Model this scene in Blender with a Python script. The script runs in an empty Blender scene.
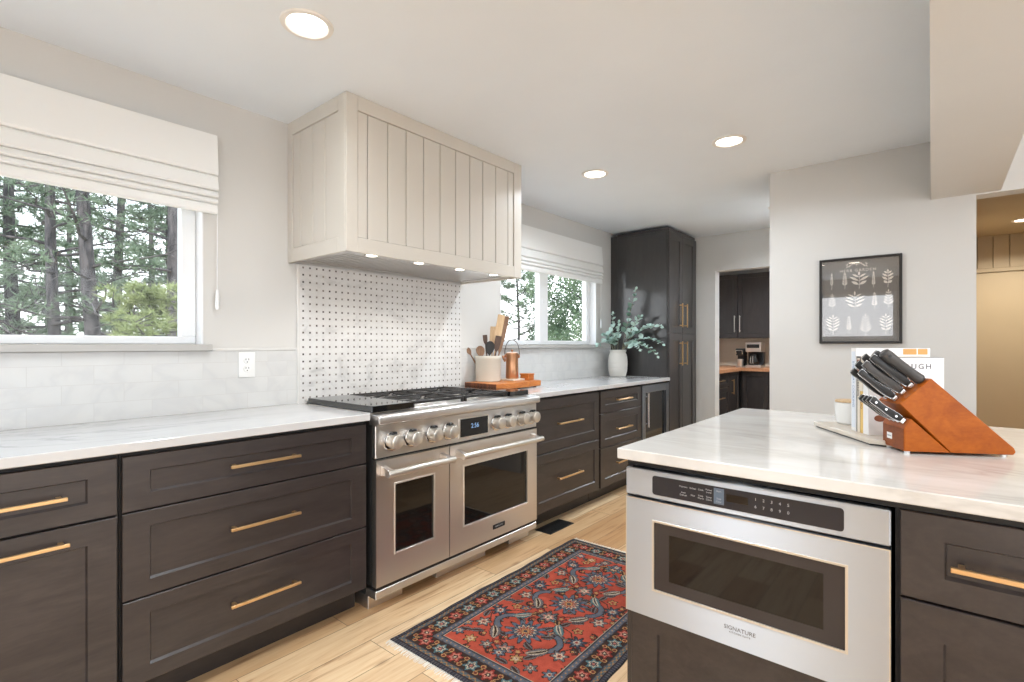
import bpy, bmesh, math, random
import numpy as np
from mathutils import Vector, Matrix
PI = math.pi
SC = bpy.context.scene
COL = SC.collection

# ------------------------------------------------------------------ camera
cam_data = bpy.data.cameras.new('camera')
cam = bpy.data.objects.new('camera', cam_data)
COL.objects.link(cam)
cam.location = (0, 0, 1.228)
cam.rotation_euler = (PI / 2, 0, math.radians(39.92))
cam_data.sensor_width = 36
cam_data.lens = 510.5 / 1024 * 36
cam_data.shift_y = 3.86 / 1024
cam_data.clip_start = 0.02
cam_data.clip_end = 300
SC.camera = cam

# ------------------------------------------------------------------ world, sun, exposure
w = bpy.data.worlds.new('sky')
SC.world = w
w.use_nodes = True
nt = w.node_tree
bg = nt.nodes['Background']
tc = nt.nodes.new('ShaderNodeTexCoord')
sep = nt.nodes.new('ShaderNodeSeparateXYZ')
ramp = nt.nodes.new('ShaderNodeValToRGB')
nt.links.new(tc.outputs['Generated'], sep.inputs[0])
nt.links.new(sep.outputs['Z'], ramp.inputs[0])
ramp.color_ramp.elements[0].position = 0.0
ramp.color_ramp.elements[0].color = (0.97, 0.97, 0.98, 1)
ramp.color_ramp.elements[1].position = 0.5
ramp.color_ramp.elements[1].color = (0.74, 0.86, 1.0, 1)
nt.links.new(ramp.outputs[0], bg.inputs['Color'])
bg.inputs['Strength'].default_value = 3.0

sun_d = bpy.data.lights.new('sun', 'SUN')
sun_d.energy = 6.0
sun_d.angle = math.radians(1.0)
sun_d.color = (1.0, 0.96, 0.9)
sun = bpy.data.objects.new('sun', sun_d)
COL.objects.link(sun)
sun.rotation_euler = (math.radians(20), math.radians(33), 0)

SC.view_settings.view_transform = 'Standard'
SC.view_settings.look = 'None'
SC.view_settings.gamma = 1.0
SC.view_settings.use_curve_mapping = False
SC.view_settings.exposure = 0.16


# ------------------------------------------------------------------ material helpers
def lin(c):
    out = []
    for v in c:
        v /= 255.0
        out.append(v / 12.92 if v <= 0.04045 else ((v + 0.055) / 1.055) ** 2.4)
    return (*out, 1.0)


def new_mat(name, rgb, rough=0.5, metal=0.0, spec=0.5, emit=0.0):
    m = bpy.data.materials.new(name)
    m.use_nodes = True
    b = m.node_tree.nodes['Principled BSDF']
    b.inputs['Base Color'].default_value = lin(rgb)
    b.inputs['Roughness'].default_value = rough
    b.inputs['Metallic'].default_value = metal
    b.inputs['Specular IOR Level'].default_value = spec
    if emit:
        b.inputs['Emission Color'].default_value = lin(rgb)
        b.inputs['Emission Strength'].default_value = emit
    return m


def P(m):
    return m.node_tree.nodes['Principled BSDF']


def N(m, t, **kw):
    n = m.node_tree.nodes.new(t)
    for k, v in kw.items():
        if k in n.inputs:
            n.inputs[k].default_value = v
        else:
            setattr(n, k, v)
    return n


def L(m, a, b):
    m.node_tree.links.new(a, b)


def coords(m, scale=(1, 1, 1), rot=(0, 0, 0)):
    g = N(m, 'ShaderNodeNewGeometry')
    mp = N(m, 'ShaderNodeMapping')
    mp.inputs['Scale'].default_value = scale
    mp.inputs['Rotation'].default_value = rot
    L(m, g.outputs['Position'], mp.inputs['Vector'])
    return mp.outputs['Vector']


def ramp_node(m, fac, stops):
    r = N(m, 'ShaderNodeValToRGB')
    els = r.color_ramp.elements
    while len(els) < len(stops):
        els.new(0.5)
    for e, (p, c) in zip(els, stops):
        e.position = p
        e.color = lin(c) if len(c) == 3 else c
    L(m, fac, r.inputs[0])
    return r.outputs[0]


def mixc(m, fac, a, b, mode='MIX'):
    x = N(m, 'ShaderNodeMix', data_type='RGBA', blend_type=mode)
    if isinstance(fac, (int, float)):
        x.inputs[0].default_value = fac
    else:
        L(m, fac, x.inputs[0])
    for s, v in ((x.inputs[6], a), (x.inputs[7], b)):
        if isinstance(v, tuple):
            s.default_value = v if len(v) == 4 else lin(v)
        else:
            L(m, v, s)
    return x.outputs[2]


def math_n(m, op, a, b=None, c=None):
    x = N(m, 'ShaderNodeMath', operation=op)
    for i, v in enumerate((a, b, c)):
        if v is None:
            continue
        if isinstance(v, (int, float)):
            x.inputs[i].default_value = v
        else:
            L(m, v, x.inputs[i])
    return x.outputs[0]


def bump(m, h, strength=0.1, dist=0.002):
    b = N(m, 'ShaderNodeBump')
    b.inputs['Strength'].default_value = strength
    b.inputs['Distance'].default_value = dist
    L(m, h, b.inputs['Height'])
    L(m, b.outputs[0], P(m).inputs['Normal'])


def noise(m, vec, scale, detail=3, rough=0.55, dist=0.0):
    n = N(m, 'ShaderNodeTexNoise')
    n.inputs['Scale'].default_value = scale
    n.inputs['Detail'].default_value = detail
    n.inputs['Roughness'].default_value = rough
    n.inputs['Distortion'].default_value = dist
    L(m, vec, n.inputs['Vector'])
    return n.outputs['Fac']


def painted(name, rgb, rough=0.55, var=6):
    m = new_mat(name, rgb, rough)
    f = noise(m, coords(m), 1.5, 3)
    lo = tuple(max(0, c - var) for c in rgb)
    hi = tuple(min(255, c + var) for c in rgb)
    L(m, ramp_node(m, f, [(0.3, lo), (0.7, hi)]), P(m).inputs['Base Color'])
    f2 = noise(m, coords(m), 260, 2)
    bump(m, f2, 0.05, 0.001)
    return m


def wood(name, dark, mid, light, scale=(14, 14, 1.2), rough=0.35, coat=0.0):
    m = new_mat(name, mid, rough)
    v = coords(m, scale)
    f = noise(m, v, 2.2, 6, 0.6, 1.2)
    f2 = noise(m, coords(m, tuple(s * 6 for s in scale)), 2.5, 3, 0.6)
    s = math_n(m, 'ADD', math_n(m, 'MULTIPLY', f, 0.7), math_n(m, 'MULTIPLY', f2, 0.3))
    L(m, ramp_node(m, s, [(0.32, dark), (0.5, mid), (0.68, light)]), P(m).inputs['Base Color'])
    bump(m, f2, 0.03, 0.001)
    if coat:
        P(m).inputs['Coat Weight'].default_value = coat
        P(m).inputs['Coat Roughness'].default_value = 0.2
    return m


def brushed(name, rgb, rough=0.28, stretch=(300, 4, 300), aniso=0.0):
    m = new_mat(name, rgb, rough, 0.95)
    f = noise(m, coords(m, stretch), 1.0, 3, 0.6)
    x = N(m, 'ShaderNodeMapRange')
    L(m, f, x.inputs[0])
    x.inputs[3].default_value = rough - 0.006
    x.inputs[4].default_value = rough + 0.006
    L(m, x.outputs[0], P(m).inputs['Roughness'])
    if aniso:                     # horizontal brushing smears reflections up and down
        P(m).inputs['Anisotropic'].default_value = aniso
        P(m).inputs['Anisotropic Rotation'].default_value = 0.25
        tg = N(m, 'ShaderNodeTangent', direction_type='RADIAL', axis='Z')
        L(m, tg.outputs[0], P(m).inputs['Tangent'])
    return m


def marble(name, base, vein, scale=(1, 1, 1), rough=0.12, seed=0.0, veinw=0.03, amount=0.6, cloud=(214, 213, 210)):
    m = new_mat(name, base, rough)
    g = N(m, 'ShaderNodeNewGeometry')
    mp = N(m, 'ShaderNodeMapping')
    mp.inputs['Scale'].default_value = scale
    mp.inputs['Location'].default_value = (seed, seed * 1.7, seed * 0.3)
    L(m, g.outputs['Position'], mp.inputs['Vector'])
    v = mp.outputs['Vector']
    c = noise(m, v, 2.2, 5, 0.6, 0.8)
    col = ramp_node(m, c, [(0.35, base), (0.62, cloud), (0.75, base)])
    n1 = noise(m, v, 1.6, 6, 0.6, 1.6)
    d = math_n(m, 'ABSOLUTE', math_n(m, 'SUBTRACT', n1, 0.5))
    k = N(m, 'ShaderNodeMapRange')
    L(m, d, k.inputs[0])
    k.inputs[1].default_value = 0.0
    k.inputs[2].default_value = veinw
    k.inputs[3].default_value = 1.0
    k.inputs[4].default_value = 0.0
    msk = noise(m, v, 1.1, 2)
    ms = N(m, 'ShaderNodeMapRange')
    L(m, msk, ms.inputs[0])
    ms.inputs[1].default_value = 0.45
    ms.inputs[2].default_value = 0.7
    fac = math_n(m, 'MULTIPLY', math_n(m, 'MULTIPLY', k.outputs[0], ms.outputs[0]), amount)
    col = mixc(m, fac, col, vein)
    L(m, col, P(m).inputs['Base Color'])
    return m


# ------------------------------------------------------------------ materials
M = {}
M['wall'] = painted('wall_paint', (212, 210, 206), 0.6, 2)
M['ceiling'] = painted('ceiling_paint', (236, 242, 248), 0.7, 2)
M['white'] = painted('white_vinyl', (236, 237, 238), 0.35, 1)
M['trim_white'] = painted('white_trim_paint', (236, 233, 228), 0.4, 1)
M['tan'] = painted('tan_paint', (182, 166, 140), 0.5, 3)
M['hood'] = painted('greige_paint', (210, 204, 194), 0.35, 2)
M['groove'] = new_mat('greige_groove', (168, 160, 148), 0.6)
M['cab'] = wood('espresso_maple', (43, 37, 36), (53, 46, 44), (63, 55, 52), (5, 1.2, 7), 0.36, 0.2)
M['cabv'] = wood('espresso_maple_upright', (39, 35, 34), (47, 42, 41), (56, 50, 48), (6, 6, 1.2), 0.34, 0.3)
M['cab_in'] = new_mat('cabinet_shadow_gap', (22, 19, 18), 0.6)
M['cab_gloss'] = wood('espresso_maple_polished', (34, 31, 31), (42, 39, 38), (50, 46, 45), (6, 6, 1.2), 0.3, 1.0)
P(M['cab_gloss']).inputs['Coat Roughness'].default_value = 0.13
P(M['cab_gloss']).inputs['Coat IOR'].default_value = 1.5
M['kick'] = wood('toe_kick_wood', (38, 32, 30), (46, 40, 37), (54, 47, 44), (5, 1.2, 7), 0.4)
M['brass'] = brushed('brushed_champagne_bronze', (228, 190, 140), 0.3, (200, 8, 200))
M['steel'] = brushed('brushed_stainless', (222, 216, 210), 0.3, (6, 6, 320), 0.85)
M['steel_h'] = brushed('brushed_stainless_long', (216, 213, 210), 0.32, (6, 6, 320), 0.8)
M['steel_mw'] = brushed('brushed_stainless_upright', (206, 212, 220), 0.42, (6, 6, 320), 0.95)
M['steel_dark'] = brushed('grey_stainless', (128, 132, 138), 0.3, (6, 6, 320), 0.8)
M['chrome'] = new_mat('polished_chrome', (225, 225, 225), 0.1, 1.0)
M['satin'] = new_mat('satin_aluminium', (222, 217, 208), 0.33, 0.85)
M['dark_steel'] = new_mat('dark_side_panel', (58, 57, 56), 0.45, 0.4)
M['black'] = new_mat('black_plastic', (24, 24, 25), 0.4)
M['black_glass'] = new_mat('black_glass', (12, 11, 11), 0.05, 0, 0.6)
M['oven_glass'] = new_mat('smoked_oven_glass', (18, 14, 12), 0.04, 0, 0.45)
M['panel_glass'] = new_mat('dark_control_glass', (38, 38, 44), 0.12, 0, 0.5)
M['iron'] = new_mat('cast_iron', (40, 38, 37), 0.45, 0.3)
M['griddle'] = new_mat('black_cooktop_glass', (22, 21, 21), 0.05, 0, 0.9)
M['counter'] = marble('white_quartzite', (206, 205, 204), (126, 125, 128), (1.5, 0.55, 1.2), 0.13, 3.1, 0.02, 0.75, (194, 193, 192))
M['counter_i'] = marble('white_quartzite_warm', (229, 226, 221), (166, 159, 150), (0.8, 2.2, 1.2), 0.1, 7.4, 0.04, 0.5, (212, 207, 200))
M['sill'] = marble('grey_sill_stone', (186, 184, 180), (170, 168, 166), (1, 1, 1), 0.3, 1.0, 0.03, 0.3, (180, 178, 174))
M['linen'] = new_mat('linen', (236, 236, 234), 0.85)
f = noise(M['linen'], coords(M['linen'], (40, 300, 300)), 1.0, 3)
f2 = noise(M['linen'], coords(M['linen'], (300, 40, 40)), 1.0, 3)
bump(M['linen'], math_n(M['linen'], 'ADD', f, f2), 0.25, 0.001)
M['plate'] = new_mat('white_outlet_plastic', (236, 236, 234), 0.3)
M['slot'] = new_mat('outlet_slot', (60, 58, 56), 0.5)
M['paper'] = new_mat('book_paper', (236, 230, 218), 0.7)
M['screen_digit'] = new_mat('display_digits', (130, 165, 205), 0.4, 0, 0.5, 0.5)
M['key_text'] = new_mat('key_legend', (175, 178, 182), 0.5)
M['key_blue'] = new_mat('key_patch', (92, 106, 122), 0.4)
M['logo'] = new_mat('etched_logo', (96, 92, 90), 0.4)
M['lamp_on'] = new_mat('lamp_diffuser', (255, 246, 232), 0.4, 0, 0.5, 9.0)
M['hood_lamp'] = new_mat('hood_lamp_lens', (255, 244, 226), 0.4, 0, 0.5, 6.0)

# oak floor
m = M['oak'] = new_mat('oak_planks', (214, 184, 146), 0.32)
g = N(m, 'ShaderNodeNewGeometry')
sp = N(m, 'ShaderNodeSeparateXYZ')
L(m, g.outputs['Position'], sp.inputs[0])
cb = N(m, 'ShaderNodeCombineXYZ')
L(m, sp.outputs['Y'], cb.inputs['X'])
L(m, sp.outputs['X'], cb.inputs['Y'])
br = N(m, 'ShaderNodeTexBrick')
br.offset = 0.37
L(m, cb.outputs[0], br.inputs['Vector'])
for k_, v_ in (('Scale', 1.0), ('Brick Width', 1.25), ('Row Height', 0.165), ('Mortar Size', 0.0017), ('Mortar Smooth', 0.3), ('Bias', 0.0)):
    br.inputs[k_].default_value = v_
br.inputs['Color1'].default_value = (0, 0, 0, 1)
br.inputs['Color2'].default_value = (1, 1, 1, 1)
br.inputs['Mortar'].default_value = (0.5, 0.5, 0.5, 1)
base = ramp_node(m, br.outputs['Color'], [(0.0, (198, 164, 128)), (0.35, (230, 206, 175)), (0.7, (246, 230, 206)), (1.0, (206, 176, 142))])
sh = N(m, 'ShaderNodeCombineXYZ')
L(m, math_n(m, 'MULTIPLY', sp.outputs['Y'], 1.6), sh.inputs['Y'])
L(m, math_n(m, 'MULTIPLY', sp.outputs['X'], 26), sh.inputs['X'])
L(m, math_n(m, 'MULTIPLY', br.outputs['Color'], 9.0), sh.inputs['Z'])
gr = noise(m, sh.outputs[0], 1.0, 6, 0.62, 1.4)
col = mixc(m, 0.9, base, ramp_node(m, gr, [(0.3, (176, 138, 100)), (0.44, (232, 210, 182)), (0.62, (244, 230, 206)), (0.78, (220, 194, 160))]), 'MULTIPLY')
kn = N(m, 'ShaderNodeTexVoronoi')
kn.inputs['Scale'].default_value = 1.0
kv = N(m, 'ShaderNodeCombineXYZ')
L(m, math_n(m, 'MULTIPLY', sp.outputs['Y'], 2.0), kv.inputs['Y'])
L(m, math_n(m, 'MULTIPLY', sp.outputs['X'], 5.5), kv.inputs['X'])
L(m, kv.outputs[0], kn.inputs['Vector'])
kf = N(m, 'ShaderNodeMapRange')
L(m, kn.outputs['Distance'], kf.inputs[0])
kf.inputs[1].default_value = 0.02
kf.inputs[2].default_value = 0.10
kf.inputs[3].default_value = 0.75
kf.inputs[4].default_value = 0.0
col = mixc(m, kf.outputs[0], col, (150, 108, 70))
col = mixc(m, math_n(m, 'MULTIPLY', br.outputs['Fac'], 0.9), col, (104, 76, 50))
L(m, col, P(m).inputs['Base Color'])
bump(m, math_n(m, 'SUBTRACT', math_n(m, 'MULTIPLY', gr, 0.3), br.outputs['Fac']), 0.15, 0.001)

# marble subway tile
m = M['subway'] = new_mat('marble_subway_tile', (228, 227, 224), 0.16)
g = N(m, 'ShaderNodeNewGeometry')
sp = N(m, 'ShaderNodeSeparateXYZ')
L(m, g.outputs['Position'], sp.inputs[0])
cb = N(m, 'ShaderNodeCombineXYZ')
L(m, sp.outputs['Y'], cb.inputs['X'])
L(m, math_n(m, 'SUBTRACT', sp.outputs['Z'], 0.9145), cb.inputs['Y'])
br = N(m, 'ShaderNodeTexBrick')
L(m, cb.outputs[0], br.inputs['Vector'])
for k_, v_ in (('Scale', 1.0), ('Brick Width', 0.20), ('Row Height', 0.0765), ('Mortar Size', 0.0011), ('Mortar Smooth', 0.2)):
    br.inputs[k_].default_value = v_
br.inputs['Color1'].default_value = (0, 0, 0, 1)
br.inputs['Color2'].default_value = (1, 1, 1, 1)
br.inputs['Mortar'].default_value = (0.5, 0.5, 0.5, 1)
vv = N(m, 'ShaderNodeCombineXYZ')
L(m, math_n(m, 'MULTIPLY', sp.outputs['Y'], 3), vv.inputs['X'])
L(m, math_n(m, 'MULTIPLY', sp.outputs['Z'], 3.6), vv.inputs['Y'])
L(m, math_n(m, 'MULTIPLY', br.outputs['Color'], 7), vv.inputs['Z'])
n1 = noise(m, vv.outputs[0], 1.3, 4, 0.5, 0.6)
d = math_n(m, 'ABSOLUTE', math_n(m, 'SUBTRACT', n1, 0.5))
col = ramp_node(m, d, [(0.0, (205, 205, 204)), (0.06, (210, 210, 208)), (0.3, (215, 215, 213))])
col = mixc(m, math_n(m, 'MULTIPLY', br.outputs['Fac'], 0.8), col, (200, 198, 195))
L(m, col, P(m).inputs['Base Color'])
bump(m, math_n(m, 'SUBTRACT', 1.0, br.outputs['Fac']), 0.25, 0.0012)

# basketweave mosaic with dark dots
m = M['mosaic'] = new_mat('basketweave_mosaic', (232, 230, 226), 0.25)
g = N(m, 'ShaderNodeNewGeometry')
sp = N(m, 'ShaderNodeSeparateXYZ')
L(m, g.outputs['Position'], sp.inputs[0])
PT = 0.0390
uy = math_n(m, 'DIVIDE', math_n(m, 'SUBTRACT', sp.outputs['Y'], 1.3875 - PT / 2), PT)
uz = math_n(m, 'DIVIDE', math_n(m, 'SUBTRACT', sp.outputs['Z'], 0.943 - PT / 2), PT)
fy = math_n(m, 'FRACT', uy)
fz = math_n(m, 'FRACT', uz)
ay = math_n(m, 'ABSOLUTE', math_n(m, 'SUBTRACT', fy, 0.5))
az = math_n(m, 'ABSOLUTE', math_n(m, 'SUBTRACT', fz, 0.5))
dot = math_n(m, 'LESS_THAN', math_n(m, 'MAXIMUM', ay, az), 0.125)
# joints of the woven bars: alternate horizontal and vertical bars from cell to cell
par = math_n(m, 'MODULO', math_n(m, 'ADD', math_n(m, 'FLOOR', uy), math_n(m, 'FLOOR', uz)), 2.0)
jy = math_n(m, 'LESS_THAN', math_n(m, 'ABSOLUTE', math_n(m, 'SUBTRACT', ay, 0.15)), 0.022)
jz = math_n(m, 'LESS_THAN', math_n(m, 'ABSOLUTE', math_n(m, 'SUBTRACT', az, 0.15)), 0.022)
joint = math_n(m, 'ADD', math_n(m, 'MULTIPLY', jy, par), math_n(m, 'MULTIPLY', jz, math_n(m, 'SUBTRACT', 1.0, par)))
vn = noise(m, coords(m, (1, 3, 4)), 2.0, 5, 0.6, 1.2)
col = ramp_node(m, vn, [(0.3, (224, 223, 221)), (0.55, (216, 215, 213)), (0.72, (190, 189, 188))])
col = mixc(m, math_n(m, 'MULTIPLY', joint, 0.4), col, (196, 193, 189))
wn = N(m, 'ShaderNodeTexWhiteNoise', noise_dimensions='2D')
cc = N(m, 'ShaderNodeCombineXYZ')
L(m, math_n(m, 'FLOOR', uy), cc.inputs[0])
L(m, math_n(m, 'FLOOR', uz), cc.inputs[1])
L(m, cc.outputs[0], wn.inputs['Vector'])
dc = ramp_node(m, wn.outputs['Value'], [(0.0, (74, 70, 68)), (0.6, (112, 106, 102)), (1.0, (150, 143, 136))])
col = mixc(m, dot, col, dc)
L(m, col, P(m).inputs['Base Color'])
bump(m, math_n(m, 'SUBTRACT', 1.0, joint), 0.15, 0.001)

# thin window glass
m = M['pane'] = bpy.data.materials.new('window_glass')
m.use_nodes = True
m.node_tree.nodes.remove(m.node_tree.nodes['Principled BSDF'])
tr = N(m, 'ShaderNodeBsdfTransparent')
tr.inputs[0].default_value = (0.97, 0.98, 0.98, 1)
gl = N(m, 'ShaderNodeBsdfGlossy')
gl.inputs['Roughness'].default_value = 0.02
fr = N(m, 'ShaderNodeLayerWeight')
fac_ = math_n(m, 'MULTIPLY_ADD', math_n(m, 'POWER', fr.outputs['Facing'], 6.0), 0.3, 0.012)
ms = N(m, 'ShaderNodeMixShader')
L(m, fac_, ms.inputs[0])
L(m, tr.outputs[0], ms.inputs[1])
L(m, gl.outputs[0], ms.inputs[2])
L(m, ms.outputs[0], m.node_tree.nodes['Material Output'].inputs[0])

M['end_grain'] = wood('walnut_edge', (64, 34, 20), (96, 52, 28), (150, 84, 42), (14, 14, 3), 0.4)
M['board_wood'] = wood('oiled_board_wood', (168, 92, 36), (192, 114, 50), (208, 136, 68), (30, 3, 10), 0.35)
M['block_wood'] = wood('cherry_block_wood', (146, 68, 6), (164, 82, 10), (178, 94, 18), (5, 5, 9), 0.4)
P(M['block_wood']).inputs['Specular IOR Level'].default_value = 0.3
M['block_dark'] = wood('cherry_block_front', (116, 58, 22), (132, 68, 28), (146, 80, 36), (6, 6, 10), 0.45)
P(M['block_dark']).inputs['Specular IOR Level'].default_value = 0.25
M['pale_wood'] = wood('pale_beech', (196, 160, 118), (214, 182, 142), (226, 198, 160), (20, 20, 3), 0.5)
M['dark_wood'] = wood('dark_walnut', (62, 42, 32), (82, 58, 44), (100, 72, 56), (20, 20, 3), 0.45)
M['mid_wood'] = wood('olive_wood', (112, 80, 58), (136, 102, 76), (158, 124, 96), (20, 20, 3), 0.45)
M['butcher'] = wood('butcher_block', (150, 100, 66), (178, 124, 88), (198, 146, 108), (14, 14, 14), 0.4)
M['crock'] = painted('cream_crock_glaze', (208, 203, 190), 0.4, 8)
M['vase'] = painted('matt_white_ceramic', (228, 224, 216), 0.55, 4)
M['bowl'] = new_mat('white_ceramic', (238, 238, 236), 0.2)
M['copper'] = new_mat('brushed_copper', (206, 156, 120), 0.3, 1.0)
M['wire'] = new_mat('dark_wire', (104, 98, 92), 0.35, 0.8)
M['slab'] = marble('pale_stone_slab', (216, 206, 192), (180, 168, 152), (4, 4, 4), 0.3, 2.0, 0.03, 0.4, (205, 194, 178))
M['knife'] = new_mat('black_knife_handle', (34, 33, 33), 0.32)
M['knife_worn'] = new_mat('grey_black_handle', (66, 62, 59), 0.45)
M['blade'] = new_mat('knife_steel', (214, 214, 212), 0.2, 1.0)
M['leaf'] = new_mat('eucalyptus_leaf', (184, 208, 198), 0.5)
M['leaf_d'] = new_mat('eucalyptus_leaf_dark', (96, 124, 108), 0.5)
M['stem'] = new_mat('eucalyptus_stem', (132, 130, 108), 0.6)
M['needle'] = new_mat('pine_needles', (142, 168, 124), 0.6)
M['needle2'] = new_mat('pine_needles_pale', (178, 196, 146), 0.6)
M['leafy'] = new_mat('broadleaf_foliage', (140, 170, 128), 0.5)
for k_ in ('needle', 'needle2', 'leafy'):
    mm = M[k_]
    rgb_ = {'needle': ((92, 108, 90), (132, 148, 126)), 'needle2': ((124, 136, 92), (156, 164, 118)), 'leafy': ((88, 110, 88), (126, 146, 118))}[k_]
    f_ = noise(mm, coords(mm), 3.0, 2)
    c_ = ramp_node(mm, f_, [(0.35, rgb_[0]), (0.65, rgb_[1])])
    L(mm, c_, P(mm).inputs['Base Color'])
    tl = N(mm, 'ShaderNodeBsdfTranslucent')
    L(mm, c_, tl.inputs[0])
    mx = N(mm, 'ShaderNodeMixShader')
    mx.inputs[0].default_value = 0.45
    L(mm, P(mm).outputs[0], mx.inputs[1])
    L(mm, tl.outputs[0], mx.inputs[2])
    L(mm, mx.outputs[0], mm.node_tree.nodes['Material Output'].inputs[0])
M['bark'] = new_mat('pine_bark', (98, 88, 82), 0.9)
f_ = noise(M['bark'], coords(M['bark'], (9, 9, 2)), 2.0, 4)
L(M['bark'], ramp_node(M['bark'], f_, [(0.35, (50, 48, 50)), (0.65, (88, 84, 85))]), P(M['bark']).inputs['Base Color'])
M['bounce_ground'] = painted('unseen_bounce_ground', (222, 223, 224), 0.9, 4)  # whitened so the unseen ground throws light up to the ceiling
M['soil'] = painted('dry_meadow', (190, 180, 158), 0.9, 12)
M['chalk_bg'] = painted('chalkboard_print', (96, 91, 88), 0.7, 3)
M['chalk'] = new_mat('chalk_print', (222, 214, 204), 0.7)
M['frame'] = new_mat('black_picture_frame', (30, 27, 26), 0.35)
m = M['pic_glass'] = bpy.data.materials.new('picture_glass')
m.use_nodes = True
m.node_tree.nodes.remove(m.node_tree.nodes['Principled BSDF'])
tr = N(m, 'ShaderNodeBsdfTransparent')
gl = N(m, 'ShaderNodeBsdfGlossy')
gl.inputs['Roughness'].default_value = 0.01
ms = N(m, 'ShaderNodeMixShader')
ms.inputs[0].default_value = 0.11
L(m, tr.outputs[0], ms.inputs[1])
L(m, gl.outputs[0], ms.inputs[2])
L(m, ms.outputs[0], m.node_tree.nodes['Material Output'].inputs[0])


# ------------------------------------------------------------------ mesh helpers
ORG = {}          # world origin of every object built here


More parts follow.
